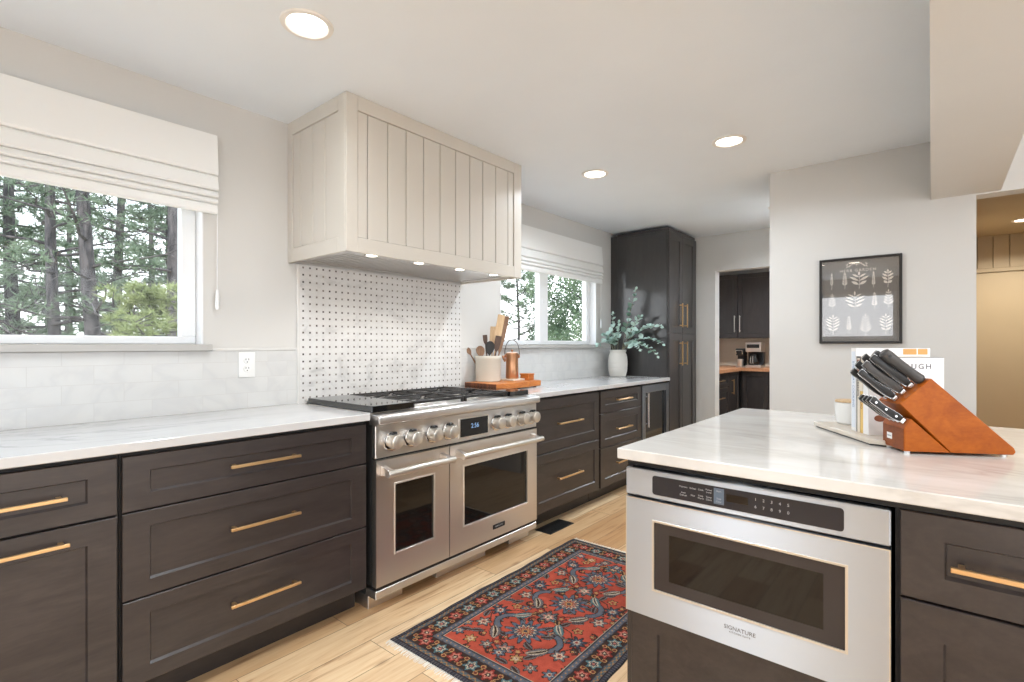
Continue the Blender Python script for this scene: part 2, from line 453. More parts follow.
class MB:
    def __init__(self):
        self.bm = bmesh.new()

    def faces_from(self, verts, faces, mi=0):
        vs = [self.bm.verts.new(v) for v in verts]
        out = []
        for f in faces:
            try:
                fc = self.bm.faces.new([vs[i] for i in f])
                fc.material_index = mi
                out.append(fc)
            except ValueError:
                pass
        return vs, out

    def box(self, x0, x1, y0, y1, z0, z1, bev=0.0, mi=0, seg=1, xf=None):
        x0, x1 = min(x0, x1), max(x0, x1)
        y0, y1 = min(y0, y1), max(y0, y1)
        z0, z1 = min(z0, z1), max(z0, z1)
        v = [(x0, y0, z0), (x1, y0, z0), (x1, y1, z0), (x0, y1, z0), (x0, y0, z1), (x1, y0, z1), (x1, y1, z1), (x0, y1, z1)]
        if xf:
            v = [xf(*p) for p in v]
        f = [(0, 3, 2, 1), (4, 5, 6, 7), (0, 1, 5, 4), (1, 2, 6, 5), (2, 3, 7, 6), (3, 0, 4, 7)]
        vs, fs = self.faces_from(v, f, mi)
        if bev > 0:
            es = {e for q in fs for e in q.edges}
            r = bmesh.ops.bevel(self.bm, geom=list(es), offset=bev, segments=seg, affect='EDGES', profile=0.5)
            for q in r['faces']:
                q.material_index = mi
        return self

    def prism(self, pts, vec, bev=0.0, mi=0, seg=1):
        n = len(pts)
        vec = Vector(vec)
        v = [Vector(p) for p in pts] + [Vector(p) + vec for p in pts]
        f = [tuple(range(n - 1, -1, -1)), tuple(range(n, 2 * n))]
        f += [(i, (i + 1) % n, n + (i + 1) % n, n + i) for i in range(n)]
        vs, fs = self.faces_from(v, f, mi)
        if bev > 0:
            es = {e for q in fs for e in q.edges}
            r = bmesh.ops.bevel(self.bm, geom=list(es), offset=bev, segments=seg, affect='EDGES', profile=0.5)
            for q in r['faces']:
                q.material_index = mi
        return self

    def tube(self, pts, r, n=8, closed=False, mi=0, cap=True):
        pts = [Vector(p) for p in pts]
        k = len(pts)
        rs = r if isinstance(r, (list, tuple)) else [r] * k
        rings = []
        prev = None
        for i, p in enumerate(pts):
            a = pts[(i - 1) % k] if (closed or i > 0) else p
            b = pts[(i + 1) % k] if (closed or i < k - 1) else p
            t = (b - a)
            t = t.normalized() if t.length > 1e-9 else Vector((0, 0, 1))
            if prev is None:
                u = Vector((0, 0, 1)).cross(t)
                if u.length < 0.05:
                    u = Vector((0, 1, 0)).cross(t)
            else:
                u = prev - t * prev.dot(t)
            u.normalize()
            prev = u
            vv = t.cross(u)
            rings.append([self.bm.verts.new(p + (u * math.cos(2 * PI * j / n) + vv * math.sin(2 * PI * j / n)) * rs[i]) for j in range(n)])
        m_ = k if closed else k - 1
        for i in range(m_):
            A, B = rings[i], rings[(i + 1) % k]
            for j in range(n):
                f = self.bm.faces.new((A[j], A[(j + 1) % n], B[(j + 1) % n], B[j]))
                f.material_index = mi
        if cap and not closed:
            for R, rev in ((rings[0], True), (rings[-1], False)):
                f = self.bm.faces.new(R[::-1] if rev else R)
                f.material_index = mi
        return self

    def lathe(self, prof, c=(0, 0, 0), n=28, mi=0, axis='Z', xf=None):
        """prof: (radius, height) along the axis"""
        rings = []
        for r, h in prof:
            ring = []
            for j in range(n if r > 1e-6 else 1):
                a = 2 * PI * j / n
                p = (r * math.cos(a), r * math.sin(a), h)
                if axis == 'X':
                    p = (h, p[0], p[1])
                elif axis == 'Y':
                    p = (p[0], h, p[1])
                p = (p[0] + c[0], p[1] + c[1], p[2] + c[2])
                if xf:
                    p = xf(*p)
                ring.append(self.bm.verts.new(p))
            rings.append(ring)
        for A, B in zip(rings, rings[1:]):
            for j in range(n):
                a0 = A[j % len(A)]
                a1 = A[(j + 1) % len(A)]
                b0 = B[j % len(B)]
                b1 = B[(j + 1) % len(B)]
                q = []
                for v_ in (a0, a1, b1, b0):
                    if v_ not in q:
                        q.append(v_)
                if len(q) > 2:
                    f = self.bm.faces.new(q)
                    f.material_index = mi
        return self

    def quad(self, a, b, c, d, mi=0):
        self.faces_from([a, b, c, d], [(0, 1, 2, 3)], mi)
        return self

    def build(self, name, mats, parent=None, smooth=35, origin=None, normals=True):
        bm = self.bm
        if normals:
            bmesh.ops.recalc_face_normals(bm, faces=bm.faces[:])
        if origin is None and parent is None:
            lo = Vector((1e9,) * 3)
            hi = Vector((-1e9,) * 3)
            for v in bm.verts:
                for i in range(3):
                    lo[i] = min(lo[i], v.co[i])
                    hi[i] = max(hi[i], v.co[i])
            origin = ((lo.x + hi.x) / 2, (lo.y + hi.y) / 2, lo.z)
        org = Vector(ORG[parent.name]) if parent is not None else Vector(origin)
        for v in bm.verts:
            v.co -= org
        me = bpy.data.meshes.new(name)
        bm.to_mesh(me)
        bm.free()
        for x in (mats if isinstance(mats, (list, tuple)) else [mats]):
            me.materials.append(x)
        if smooth:
            me.polygons.foreach_set('use_smooth', [True] * len(me.polygons))
            me.set_sharp_from_angle(angle=math.radians(smooth))
        o = bpy.data.objects.new(name, me)
        COL.objects.link(o)
        if parent is not None:
            o.parent = parent
        else:
            o.location = org
        ORG[o.name] = tuple(org)
        return o


def tag(o, label, cat=None, group=None):
    o['label'] = label
    if cat:
        o['category'] = cat
    if group:
        o['group'] = group
    return o


def thing(name, loc, label, cat, group=None):
    o = bpy.data.objects.new(name, None)
    o.empty_display_size = 0.05
    o.location = loc
    COL.objects.link(o)
    ORG[o.name] = tuple(loc)
    return tag(o, label, cat, group)


def structure(o, label=None):
    o['kind'] = 'structure'
    if label:
        o['label'] = label
    return o


def copy_tree(o, loc, label=None):
    """a thing, its parts and their sub-parts"""
    def rec(s, par):
        c = s.copy()
        COL.objects.link(c)
        if par is not None:
            c.parent = par
        for ch in s.children:
            rec(ch, c)
        return c
    r = rec(o, None)
    r.location = loc
    if label:
        r['label'] = label
    return r


def text(name, s, size, org, right, up, mat, parent=None, ext=0.0004, align='CENTER', spacing=1.0):
    cu = bpy.data.curves.new('lettering', 'FONT')
    cu.body = s
    cu.size = size
    cu.extrude = ext
    cu.align_x = align
    cu.align_y = 'CENTER'
    cu.space_character = spacing
    cu.resolution_u = 3
    t = bpy.data.objects.new('lettering', cu)
    COL.objects.link(t)
    dg = bpy.context.evaluated_depsgraph_get()
    me = bpy.data.meshes.new_from_object(t.evaluated_get(dg))
    bpy.data.objects.remove(t)
    bpy.data.curves.remove(cu)
    r = Vector(right).normalized()
    u = Vector(up).normalized()
    n = r.cross(u)
    mt = Matrix((r, u, n)).transposed().to_4x4()
    off = Vector(org) - (Vector(ORG[parent.name]) if parent is not None else Vector((0, 0, 0)))
    mt.translation = off
    me.transform(mt)
    me.name = name
    me.materials.clear()
    me.materials.append(mat)
    o = bpy.data.objects.new(name, me)
    COL.objects.link(o)
    if parent is not None:
        o.parent = parent
        ORG[o.name] = ORG[parent.name]
    else:
        ORG[o.name] = (0, 0, 0)
    return o


def face_xf(side, plane):
    """(u, v, w) -> world: w is distance out of the face plane"""
    if side == '+X':
        return lambda u, v, w_: (plane + w_, u, v)
    if side == '-Y':
        return lambda u, v, w_: (u, plane - w_, v)
    return None


def shaker(mb, xf, u0, u1, v0, v1, st=0.07, rl=0.055, th=0.02, rec=0.009, bev=0.002, mi=0):
    """a shaker front: flat frame, stepped recess and flat panel; its face is at w = 0"""
    def ring(u0, u1, v0, v1, w_):
        return [xf(u0, v0, w_), xf(u1, v0, w_), xf(u1, v1, w_), xf(u0, v1, w_)]
    rings = [ring(u0, u1, v0, v1, -th), ring(u0, u1, v0, v1, -bev), ring(u0 + bev, u1 - bev, v0 + bev, v1 - bev, 0),
             ring(u0 + st, u1 - st, v0 + rl, v1 - rl, 0), ring(u0 + st + 0.004, u1 - st - 0.004, v0 + rl + 0.0065, v1 - rl - 0.004, -rec)]
    vs = [p for r in rings for p in r]
    fs = [(3, 2, 1, 0)]
    for k in range(4):
        for i in range(4):
            a = k * 4 + i
            b = k * 4 + (i + 1) % 4
            fs.append((a, b, b + 4, a + 4))
    fs.append((16, 17, 18, 19))
    mb.faces_from(vs, fs, mi)
    return mb


def bar_handle(xf, uc, vc, length, horizontal=True, stand=0.034, t=0.011):
    """square bar pull on two posts"""
    mb = MB()
    h = length / 2

    def b(u0, u1, v0, v1, w0, w1, bev):
        mb.box(u0, u1, v0, v1, w0, w1, bev, xf=xf)
    if horizontal:
        b(uc - h, uc + h, vc - t / 2, vc + t / 2, stand - t, stand, 0.0015)
        for s in (-1, 1):
            b(uc + s * (h - 0.018) - t / 2, uc + s * (h - 0.018) + t / 2, vc - t / 2, vc + t / 2, 0, stand - t, 0)
    else:
        b(uc - t / 2, uc + t / 2, vc - h, vc + h, stand - t, stand, 0.0015)
        for s in (-1, 1):
            b(uc - t / 2, uc + t / 2, vc + s * (h - 0.018) - t / 2, vc + s * (h - 0.018) + t / 2, 0, stand - t, 0)
    return mb


# ================================================================== THE ROOM
WX = -2.64            # window wall plane
CZ = 2.395            # ceiling
YB = 5.55             # back wall
YP = 3.79             # wall with the picture
OY0, OY1 = -1.60, 0.904      # near window opening
FY0, FY1 = 3.015, 4.468      # far window opening
WZ0, WZ1 = 1.231, 2.10

structure(MB().box(-2.76, 4.6, -3.3, 8.2, -0.1, 0.0).build('floor', M['oak']), 'light oak plank floor running along the range wall')
structure(MB().box(-2.76, 0.05, -3.3, 8.2, CZ, CZ + 0.1).build('ceiling', M['ceiling']))
mb = MB()
mb.box(0.05, 4.6, 3.91, 8.2, CZ, CZ + 0.1)
structure(mb.build('ceiling', M['tan']))
structure(MB().box(0.255, 4.6, -3.3, YP + 0.12, 2.95, 3.05).build('ceiling', M['ceiling']))
structure(MB().prism([(-0.037, YP, 2.06), (0.255, YP, 2.06), (0.255, -3.2, 2.06), (0.024, -3.2, 2.06)], (0, 0, 0.91)).build('trim_1', M['wall']), 'boxed beam hanging down along the ceiling edge')
mb = MB()
wx0 = WX - 0.16
for y0, y1, z0, z1 in ((-3.3, 8.2, 0, WZ0 - 0.032), (-3.3, 8.2, WZ1, CZ), (-3.3, OY0, WZ0 - 0.032, WZ1), (OY1, FY0, WZ0 - 0.032, WZ1), (FY1, 8.2, WZ0 - 0.032, WZ1)):
    mb.box(wx0, WX, y0, y1, z0, z1)
structure(mb.build('wall_left', M['wall']), 'greige window wall behind the range')
# back wall with the pantry opening
mb = MB()
mb.box(WX, -1.83, YB, YB + 0.12, 0, CZ)
mb.box(-1.83, -0.885, YB, YB + 0.12, 2.013, CZ)
structure(mb.build('wall_back', M['wall']), 'greige back wall with the pantry opening')
structure(MB().box(-1.8305, -1.824, YB - 0.004, YB + 0.124, 0, 2.016, 0.002).build('trim_2', M['trim_white']), 'white corner bead of the pantry opening')
# wall carrying the picture and the passage beside it
mb = MB()
mb.box(-0.885, 0.157, YP, YP + 0.12, 0, CZ)
mb.box(-0.885, -0.765, YP + 0.12, 8.2, 0, CZ)
structure(mb.build('wall_right', M['wall']), 'pale wall carrying the framed picture')
mb = MB()
mb.box(0.157, 4.6, YP, YP + 0.12, 2.052, 2.95)
mb.box(1.35, 4.6, YP, YP + 0.12, 0, 2.052)
mb.box(-0.885, 0.157, YP, YP + 0.12, CZ, 2.95)
structure(mb.build('wall_front', M['wall']), 'wall above the opening to the tan passage')
# passage
structure(MB().box(0.05, 0.157, YP + 0.12, 7.5, 0, CZ).build('wall_passage', M['tan']))
structure(MB().box(-0.885, 4.6, 7.5, 7.62, 0, CZ).build('wall_end', M['tan']), 'tan end wall of the passage')
mb = MB()
for i in range(9):
    x = 0.19 + i * 0.127
    mb.box(x, x + 0.122, 7.482, 7.5, 2.05, CZ, 0.003)
mb.box(0.16, 1.35, 7.476, 7.5, 2.006, 2.05, 0.003)
structure(mb.build('trim_3', M['tan']), 'tan vertical boards and rail above the passage door')
d1 = structure(MB().box(0.17, 1.3, 7.47, 7.498, 0.01, 1.996, 0.003).build('door_1', M['tan']), 'flat tan door at the passage end')
structure(MB().box(1.35, 1.45, YP + 0.12, 7.5, 0, CZ).build('wall_passage_far', M['tan']))
# pantry back wall
structure(MB().box(WX, -0.765, 8.08, 8.2, 0, CZ).build('wall_pantry', M['wall']))
# rear wall behind the camera: a window over a low wall, and a wide opening added for daylight
RY = -3.2
mb = MB()
mb.box(WX, -2.5, RY - 0.12, RY, 0, CZ)
mb.box(-2.5, -0.55, RY - 0.12, RY, 0, 1.33)
mb.box(-2.5, -0.55, RY - 0.12, RY, 2.13, CZ)
mb.box(-0.55, 0.5, RY - 0.12, RY, 0, CZ)
mb.box(0.5, 3.9, RY - 0.12, RY, 2.25, 2.95)
mb.box(3.9, 4.6, RY - 0.12, RY, 0, 2.95)
structure(mb.build('wall_rear', M['wall']))
mb = MB()
for y0, y1, z0, z1 in ((-3.3, -2.9, 0, 2.95), (3.2, YP, 0, 2.95), (-2.9, 3.2, 2.45, 2.95), (-2.9, 3.2, 0, 0.25)):
    mb.box(4.5, 4.62, y0, y1, z0, z1)
structure(mb.build('wall_dining', M['wall']))
for nm, a, b, c, dd, ee in (('window_3', -2.5, -0.55, 1.33, 2.13, 1), ('window_4', 0.5, 3.9, 0.0, 2.25, 4)):  # the wider frame stands in an unseen opening added for daylight
    mb = MB()
    mb.box(a, b, RY - 0.09, RY - 0.03, c, c + 0.05)
    mb.box(a, b, RY - 0.09, RY - 0.03, dd - 0.05, dd)
    for i in range(ee + 1):
        x = a + (b - a - 0.05) * i / ee
        mb.box(x, x + 0.05, RY - 0.09, RY - 0.03, c + 0.05, dd - 0.05)
    structure(mb.build(nm, M['white']))
mb = MB()
for z0, z1 in ((0.25, 0.31), (2.39, 2.45)):
    mb.box(4.52, 4.58, -2.9, 3.2, z0, z1)
for i in range(5):
    y = -2.9 + 6.04 * i / 4
    mb.box(4.52, 4.58, y, y + 0.06, 0.31, 2.39)
structure(mb.build('window_5', M['white']))  # unseen window, put in to bring daylight from the dining side


# ---- windows in the range wall
def window(n, y0, y1, mullions, label):
    w_ = structure(bpy.data.objects.new('window_%d' % n, None), label)
    w_.location = (WX - 0.09, (y0 + y1) / 2, WZ0)
    COL.objects.link(w_)
    ORG[w_.name] = tuple(w_.location)
    mb = MB()                                   # drywall return, painted white
    t = 0.006
    mb.box(wx0, WX + 0.001, y1 - t, y1 + 0.0005, WZ0, WZ1)
    mb.box(wx0, WX + 0.001, y0 - 0.0005, y0 + t, WZ0, WZ1)
    mb.box(wx0, WX + 0.001, y0, y1, WZ1 - t, WZ1 + 0.0005)
    mb.build('jamb', M['white'], w_)
    mb = MB()
    f = 0.062
    xa, xb = WX - 0.125, WX - 0.07
    a0, a1 = y0 + t, y1 - t
    mb.box(xa, xb, a0, a1, WZ0, WZ0 + 0.036, 0.004)
    mb.box(xa, xb, a0, a1, WZ1 - t - f, WZ1 - t, 0.004)
    mb.box(xa, xb, a0, a0 + f, WZ0 + 0.036, WZ1 - t - f, 0.004)
    mb.box(xa, xb, a1 - f, a1, WZ0 + 0.036, WZ1 - t - f, 0.004)
    mb.build('window_frame', M['white'], w_)
    for (c0, c1) in mullions:
        q = MB().box(xa + 0.004, xb + 0.008, c0, c1, WZ0 + 0.02, WZ1 - t - f, 0.004)
        q.box(xb + 0.008, xb + 0.02, (c0 + c1) / 2 - 0.012, (c0 + c1) / 2 + 0.012, 1.6, 1.64, 0.003)
        q.build('mullion', M['white'], w_)
    edges = [a0 + f] + [e for c in mullions for e in c] + [a1 - f]
    for i in range(0, len(edges), 2):
        MB().box(WX - 0.1, WX - 0.096, edges[i] + 0.001, edges[i + 1] - 0.001, WZ0 + 0.037, WZ1 - t - f - 0.001).build('glass_pane', M['pane'], w_)
    return w_


w1 = window(1, OY0, OY1, [(-0.42, -0.34)], 'wide window over the counter left of the range')
w2 = window(2, FY0, FY1, [(3.612, 3.735)], 'sliding window over the counter right of the range')
for w_, a, b in ((w1, OY0, OY1 + 0.027), (w2, FY0 - 0.03, FY1 - 0.045)):
    s_ = MB().box(wx0 + 0.03, WX + 0.042, a, b, WZ0 - 0.031, WZ0 - 0.0005, 0.002).build('windowsill', M['sill'], w_)
    s_['label'] = 'grey stone windowsill'

# ---- tiled splashback (part of the wall)
PX = WX + 0.012
PY0, PY1, PZ1 = 1.357, 2.573, 1.662
structure(MB().box(WX, WX + 0.009, -3.2, PY0 - 0.004, 0.914, WZ0 - 0.033).build('backsplash', M['subway']), 'marble subway tile under the left window')
structure(MB().box(WX, WX + 0.009, PY1 + 0.004, 4.755, 0.914, WZ0 - 0.033).build('backsplash', M['subway']), 'marble subway tile right of the range')
structure(MB().box(WX, PX, PY0 + 0.012, PY1 - 0.012, 0.9, PZ1).build('backsplash', M['mosaic']), 'white basketweave mosaic with dark dots behind the range')
mb = MB()
mb.box(WX, WX + 0.014, PY0 - 0.004, PY0 + 0.012, 0.9, PZ1, 0.003)
mb.box(WX, WX + 0.014, PY1 - 0.012, PY1 + 0.004, 0.9, PZ1, 0.003)
mb.box(WX, WX + 0.014, OY1 + 0.03, PY0 - 0.005, WZ0 - 0.033, WZ0 - 0.018, 0.003)
mb.box(WX, WX + 0.014, PY1 + 0.005, FY0 - 0.032, WZ0 - 0.033, WZ0 - 0.018, 0.003)
mb.box(WX, WX + 0.014, FY1 - 0.04, 4.75, WZ0 - 0.033, WZ0 - 0.018, 0.003)
structure(mb.build('trim_4', marble('pencil_trim', (230, 228, 224), (200, 198, 195), (1, 1, 1), 0.2, 5)), 'white marble pencil trim edging the tile')


# ================================================================== LARGE THINGS
# ---- range hood
HX, HY0, HY1, HZ0 = -2.0845, 1.307, 2.588, 1.661
hood = thing('range_hood', (-2.36, 1.95, HZ0), 'greige boarded range hood cover hanging from the ceiling over the range', 'range hood')
mb = MB()
FT = 0.014
# core behind the boards, open below
mb.box(WX + 0.001, HX - FT, HY0 + FT, HY0 + FT + 0.012, HZ0 + 0.03, CZ - 0.001)
mb.box(WX + 0.001, HX - FT, HY1 - FT - 0.012, HY1 - FT, HZ0 + 0.03, CZ - 0.001)
mb.box(HX - FT - 0.012, HX - FT, HY0 + FT, HY1 - FT, HZ0 + 0.03, CZ - 0.001)
mb.build('hood_core', M['groove'], hood)
mb = MB()
zt, zb = 2.325, 1.731
mb.box(HX - FT, HX, HY0, HY0 + 0.061, HZ0, CZ, 0.002)
mb.box(HX - FT, HX, HY1 - 0.075, HY1, HZ0, CZ, 0.002)
mb.box(HX - FT, HX, HY0 + 0.061, HY1 - 0.075, zt, CZ, 0.002)
mb.box(HX - FT, HX, HY0 + 0.061, HY1 - 0.075, HZ0, zb, 0.002)
for ya, yb in ((HY0, HY0 + FT), (HY1 - FT, HY1)):
    mb.box(WX + 0.001, WX + 0.048, ya, yb, HZ0, CZ, 0.002)
    mb.box(HX - 0.07, HX - FT, ya, yb, HZ0, CZ, 0.002)
    mb.box(WX + 0.048, HX - 0.07, ya, yb, zt, CZ, 0.002)
    mb.box(WX + 0.048, HX - 0.07, ya, yb, HZ0, zb, 0.002)
mb.build('hood_frame', M['hood'], hood)
mb = MB()
gs = [HY0 + 0.061, 1.426, 1.543, 1.656, 1.771, 1.887, 2.004, 2.117, 2.227, 2.343, 2.459, HY1 - 0.075]
for a, b in zip(gs, gs[1:]):
    mb.box(HX - FT, HX - 0.006, a + 0.0022, b - 0.0022, zb + 0.001, zt - 0.001, 0.0025)
gs = [WX + 0.048, -2.511, -2.392, -2.278, HX - 0.07]
for ya, yb in ((HY0 + 0.006, HY0 + FT), (HY1 - FT, HY1 - 0.006)):
    for a, b in zip(gs, gs[1:]):
        mb.box(a + 0.0022, b - 0.0022, ya, yb, zb + 0.001, zt - 0.001, 0.0025)
bd = mb.build('hood_boards', M['hood'], hood)
# stainless liner with baffles
mb = MB()
bz = HZ0 + 0.012
mb.box(HX - 0.11, HX - FT, HY0 + FT, HY1 - FT, bz, bz + 0.01)
mb.box(WX + 0.03, WX + 0.07, HY0 + FT, HY1 - FT, bz, bz + 0.01)
mb.box(WX + 0.07, HX - 0.11, HY0 + FT, HY0 + 0.06, bz, bz + 0.01)
mb.box(WX + 0.07, HX - 0.11, HY1 - 0.06, HY1 - FT, bz, bz + 0.01)
mb.box(WX + 0.07, HX - 0.11, HY0 + 0.06, HY1 - 0.06, bz + 0.04, bz + 0.045)
mb.build('hood_liner', M['steel_h'], hood)
mb = MB()
k = 0
y = HY0 + 0.07
while y < HY1 - 0.08:
    mb.prism([(WX + 0.072, y, bz + 0.003), (WX + 0.072, y + 0.022, bz + 0.003), (WX + 0.072, y + 0.017, bz + 0.015), (WX + 0.072, y + 0.005, bz + 0.015)], (HX - 0.112 - WX - 0.072, 0, 0))
    y += 0.031
mb.build('baffle_filter', M['steel_h'], hood)
for i, y in enumerate((1.488, 1.785, 2.091, 2.386)):
    lt = MB().lathe([(0.0, 0.0), (0.026, 0.0), (0.031, -0.004), (0.036, -0.003), (0.036, 0.004), (0, 0.004)], (HX - 0.062, y, bz - 0.002), 24).build('hood_light', M['chrome'], hood)
    MB().lathe([(0.0, -0.0048), (0.025, -0.0048), (0.027, -0.002), (0, -0.002)], (HX - 0.062, y, bz - 0.002), 24).build('lens', M['hood_lamp'], lt)
    ld = bpy.data.lights.new('hood_lamp', 'SPOT')
    ld.energy = 6
    ld.spot_size = math.radians(150)
    ld.spot_blend = 0.6
    ld.color = (1.0, 0.97, 0.93)
    ld.shadow_soft_size = 0.025
    lo = bpy.data.objects.new('hood_lamp', ld)
    COL.objects.link(lo)
    lo.location = (HX - 0.062, y, bz - 0.012)
    lo.rotation_euler = (0, math.radians(2), 0)

# ---- range
RY0, RY1 = 1.385, 2.597
XR = -1.97
rg = thing('gas_range', (-2.3, (RY0 + RY1) / 2, 0), 'wide stainless double oven gas range with eight knobs under the hood', 'range')
mb = MB()
mb.box(-2.615, -2.0, RY0 + 0.003, RY1 - 0.003, 0.115, 0.9)
mb.box(-2.0, -1.985, RY0 + 0.006, RY1 - 0.006, 0.1, 0.85)
mb.build('range_body', M['dark_steel'], rg)
mb = MB()
for a, b in ((RY0 + 0.002, RY0 + 0.20), (RY0 + 0.42, RY0 + 0.80), (RY1 - 0.2, RY1 - 0.004)):
    mb.box(-2.5, -2.03, a, b, 0.0, 0.062, 0.002)
mb.build('toe_panel', M['steel'], rg)
mb = MB()
mb.box(-2.05, -1.968, RY0, RY1, 0.062, 0.1, 0.003)
mb.build('bottom_rail', M['steel_h'], rg)
mb = MB()
mb.box(-2.0, -1.972, RY0 + 0.002, RY1 - 0.002, 0.1005, 0.116)
mb.build('vent_slot', M['black'], rg)
cp = MB().box(-2.0, XR, RY0, RY1, 0.707, 0.858, 0.003).build('control_panel', M['steel_h'], rg)
# display
cy0, cy1 = 1.917, 2.133
fr_ = MB().box(XR + 0.0002, XR + 0.006, cy0 - 0.012, cy1 + 0.012, 0.724, 0.836, 0.003).build('display_bezel', M['satin'], cp)
MB().box(XR + 0.0062, XR + 0.0075, cy0, cy1, 0.732, 0.828).build('display_screen', M['black_glass'], cp)
text('display_digits', '2:56', 0.036, (XR + 0.0078, (cy0 + cy1) / 2 + 0.003, 0.784), (0, 1, 0), (0, 0, 1), M['screen_digit'], cp)
for y in (1.472, 1.588, 1.722, 1.832, 2.205, 2.305, 2.435, 2.538):
    kb = MB()
    kb.lathe([(0, 0), (0.044, 0), (0.047, 0.004), (0.045, 0.01), (0.038, 0.012), (0, 0.012)], (XR + 0.0002, y, 0.778), 32, axis='X')
    kn_ = kb.build('knob', M['chrome'], rg)
    pf = [(0, 0.056), (0.028, 0.056), (0.0325, 0.053), (0.034, 0.046), (0.034, 0.013), (0, 0.0125)]
    MB().lathe(pf, (XR + 0.0002, y, 0.778), 24, axis='X').build('knob_grip', M['satin'], kn_)
    MB().box(XR + 0.0125, XR + 0.030, y - 0.014, y + 0.014, 0.81, 0.822, 0.002).build('knob_pointer', M['black'], kn_)
# bullnose
pts = [(-2.02, RY0 - 0.001, 0.858), (XR, RY0 - 0.001, 0.858), (-1.945, RY0 - 0.001, 0.864), (-1.94, RY0 - 0.001, 0.872), (-1.943, RY0 - 0.001, 0.898), (-1.95, RY0 - 0.001, 0.904), (-2.02, RY0 - 0.001, 0.91)]
MB().prism(pts, (0, RY1 - RY0 + 0.002, 0), 0.002).build('bullnose', M['steel_h'], rg)
mb = MB().box(-2.612, -2.015, RY0, RY1, 0.9, 0.914, 0.002)
mb.box(-2.612, -2.59, RY0, RY1, 0.914, 0.93, 0.002)
mb.build('cooktop', M['steel_h'], rg)
MB().box(-2.575, -2.0, RY0 + 0.002, 1.63, 0.9145, 0.945, 0.002).build('griddle_cover', M['griddle'], rg)
MB().box(-2.575, -2.0, 2.375, 2.552, 0.9145, 0.943, 0.002).build('griddle_cover', M['griddle'], rg)
for y0 in (1.636, 2.006):
    y1 = y0 + 0.362
    mb = MB()
    z0, z1 = 0.932, 0.946
    t = 0.012
    xa, xb = -2.575, -2.015
    for yy in (y0, y1 - t):
        mb.box(xa, xb, yy, yy + t, z0, z1, 0.002)
    for xx in (xa, (xa + xb) / 2 - t / 2, xb - t):
        mb.box(xx, xx + t, y0 + t, y1 - t, z0, z1, 0.002)
    for cx in ((xa * 3 + xb) / 4, (xa + xb * 3) / 4):
        cy = (y0 + y1) / 2
        for k in range(8):
            a = k * PI / 4 + PI / 8
            p0 = Vector((cx + 0.03 * math.cos(a), cy + 0.03 * math.sin(a), z1 - 0.003))
            r1 = min(0.13 / max(abs(math.cos(a)), 1e-6), 0.168 / max(abs(math.sin(a)), 1e-6))
            p1 = Vector((cx + r1 * math.cos(a), cy + r1 * math.sin(a), z1 - 0.004))
            mb.tube([p0, p1], 0.0055, 6)
    for xx in (xa + 0.004, xb - 0.016):
        for yy in (y0 + 0.002, y1 - 0.014):
            mb.box(xx, xx + 0.012, yy, yy + 0.012, 0.9145, z0)
    mb.build('burner_grate', M['iron'], rg)
    for cx in ((xa * 3 + xb) / 4, (xa + xb * 3) / 4):
        cy = (y0 + y1) / 2
        bn = MB().lathe([(0, 0.0), (0.052, 0.0), (0.048, 0.008), (0.036, 0.010), (0, 0.010)], (cx, cy, 0.9145), 24).build('burner', M['satin'], rg)
        MB().lathe([(0, 0.0102), (0.034, 0.0102), (0.036, 0.014), (0.03, 0.018), (0, 0.018)], (cx, cy, 0.9145), 24).build('burner_cap', M['black'], bn)


def oven_door(y0, y1, wy0, wy1, hy0, hy1):
    z0, z1 = 0.117, 0.697
    mb = MB()
    wz0, wz1 = 0.247, 0.574
    xa = -1.998
    for a, b, c, d in ((y0, wy0, z0, z1), (wy1, y1, z0, z1), (wy0, wy1, z0, wz0), (wy0, wy1, wz1, z1)):
        mb.box(xa, XR + 0.004, a, b, c, d)
    d_ = mb.build('oven_door', M['steel'], rg)
    mb = MB()
    fx = XR + 0.0042
    for a, b, c, d in ((wy0 - 0.005, wy0 + 0.003, wz0 - 0.005, wz1 + 0.005), (wy1 - 0.003, wy1 + 0.005, wz0 - 0.005, wz1 + 0.005), (wy0 + 0.003, wy1 - 0.003, wz0 - 0.005, wz0 + 0.003), (wy0 + 0.003, wy1 - 0.003, wz1 - 0.003, wz1 + 0.005)):
        mb.box(fx - 0.01, fx + 0.0025, a, b, c, d, 0.001)
    mb.build('window_trim', M['satin'], d_)
    MB().box(XR - 0.012, XR - 0.004, wy0, wy1, wz0, wz1).build('oven_glass', M['oven_glass'], d_)
    hb = MB()
    hx = -1.897
    hb.tube([(hx, hy0, 0.645), (hx, hy0 + 0.004, 0.645), (hx, hy1 - 0.004, 0.645), (hx, hy1, 0.645)], [0.015, 0.0165, 0.0165, 0.015], 18)
    h_ = hb.build('handle', M['satin'], d_)
    for yy in (hy0 + 0.012, hy1 - 0.04):
        MB().prism([(XR + 0.0045, yy, 0.625), (XR + 0.0045, yy, 0.672), (hx - 0.005, yy, 0.659), (hx - 0.005, yy, 0.634)], (0, 0.028, 0), 0.002).build('handle_bracket', M['steel'], h_)
    return d_


dl = oven_door(RY0 + 0.002, 1.838, 1.491, 1.736, 1.398, 1.812)
dr = oven_door(1.843, RY1 - 0.002, 1.946, 2.5, 1.872, 2.565)
bg_ = MB().box(XR + 0.0042, XR + 0.0065, 2.178, 2.282, 0.166, 0.192, 0.002).build('badge', M['black'], dr)
text('badge_lettering', 'SIGNATURE', 0.013, (XR + 0.0068, 2.23, 0.179), (0, 1, 0), (0, 0, 1), M['key_text'], dr)

# ---- counters and base cabinets along the window wall
XF = -2.005
FX = face_xf('+X', XF)


def countertop(y0, y1, label):
    mb = MB().box(WX + 0.0095, -1.99, y0, y1, 0.8825, 0.914, 0.0025)
    return tag(mb.build('countertop', M['counter']), label, 'countertop')


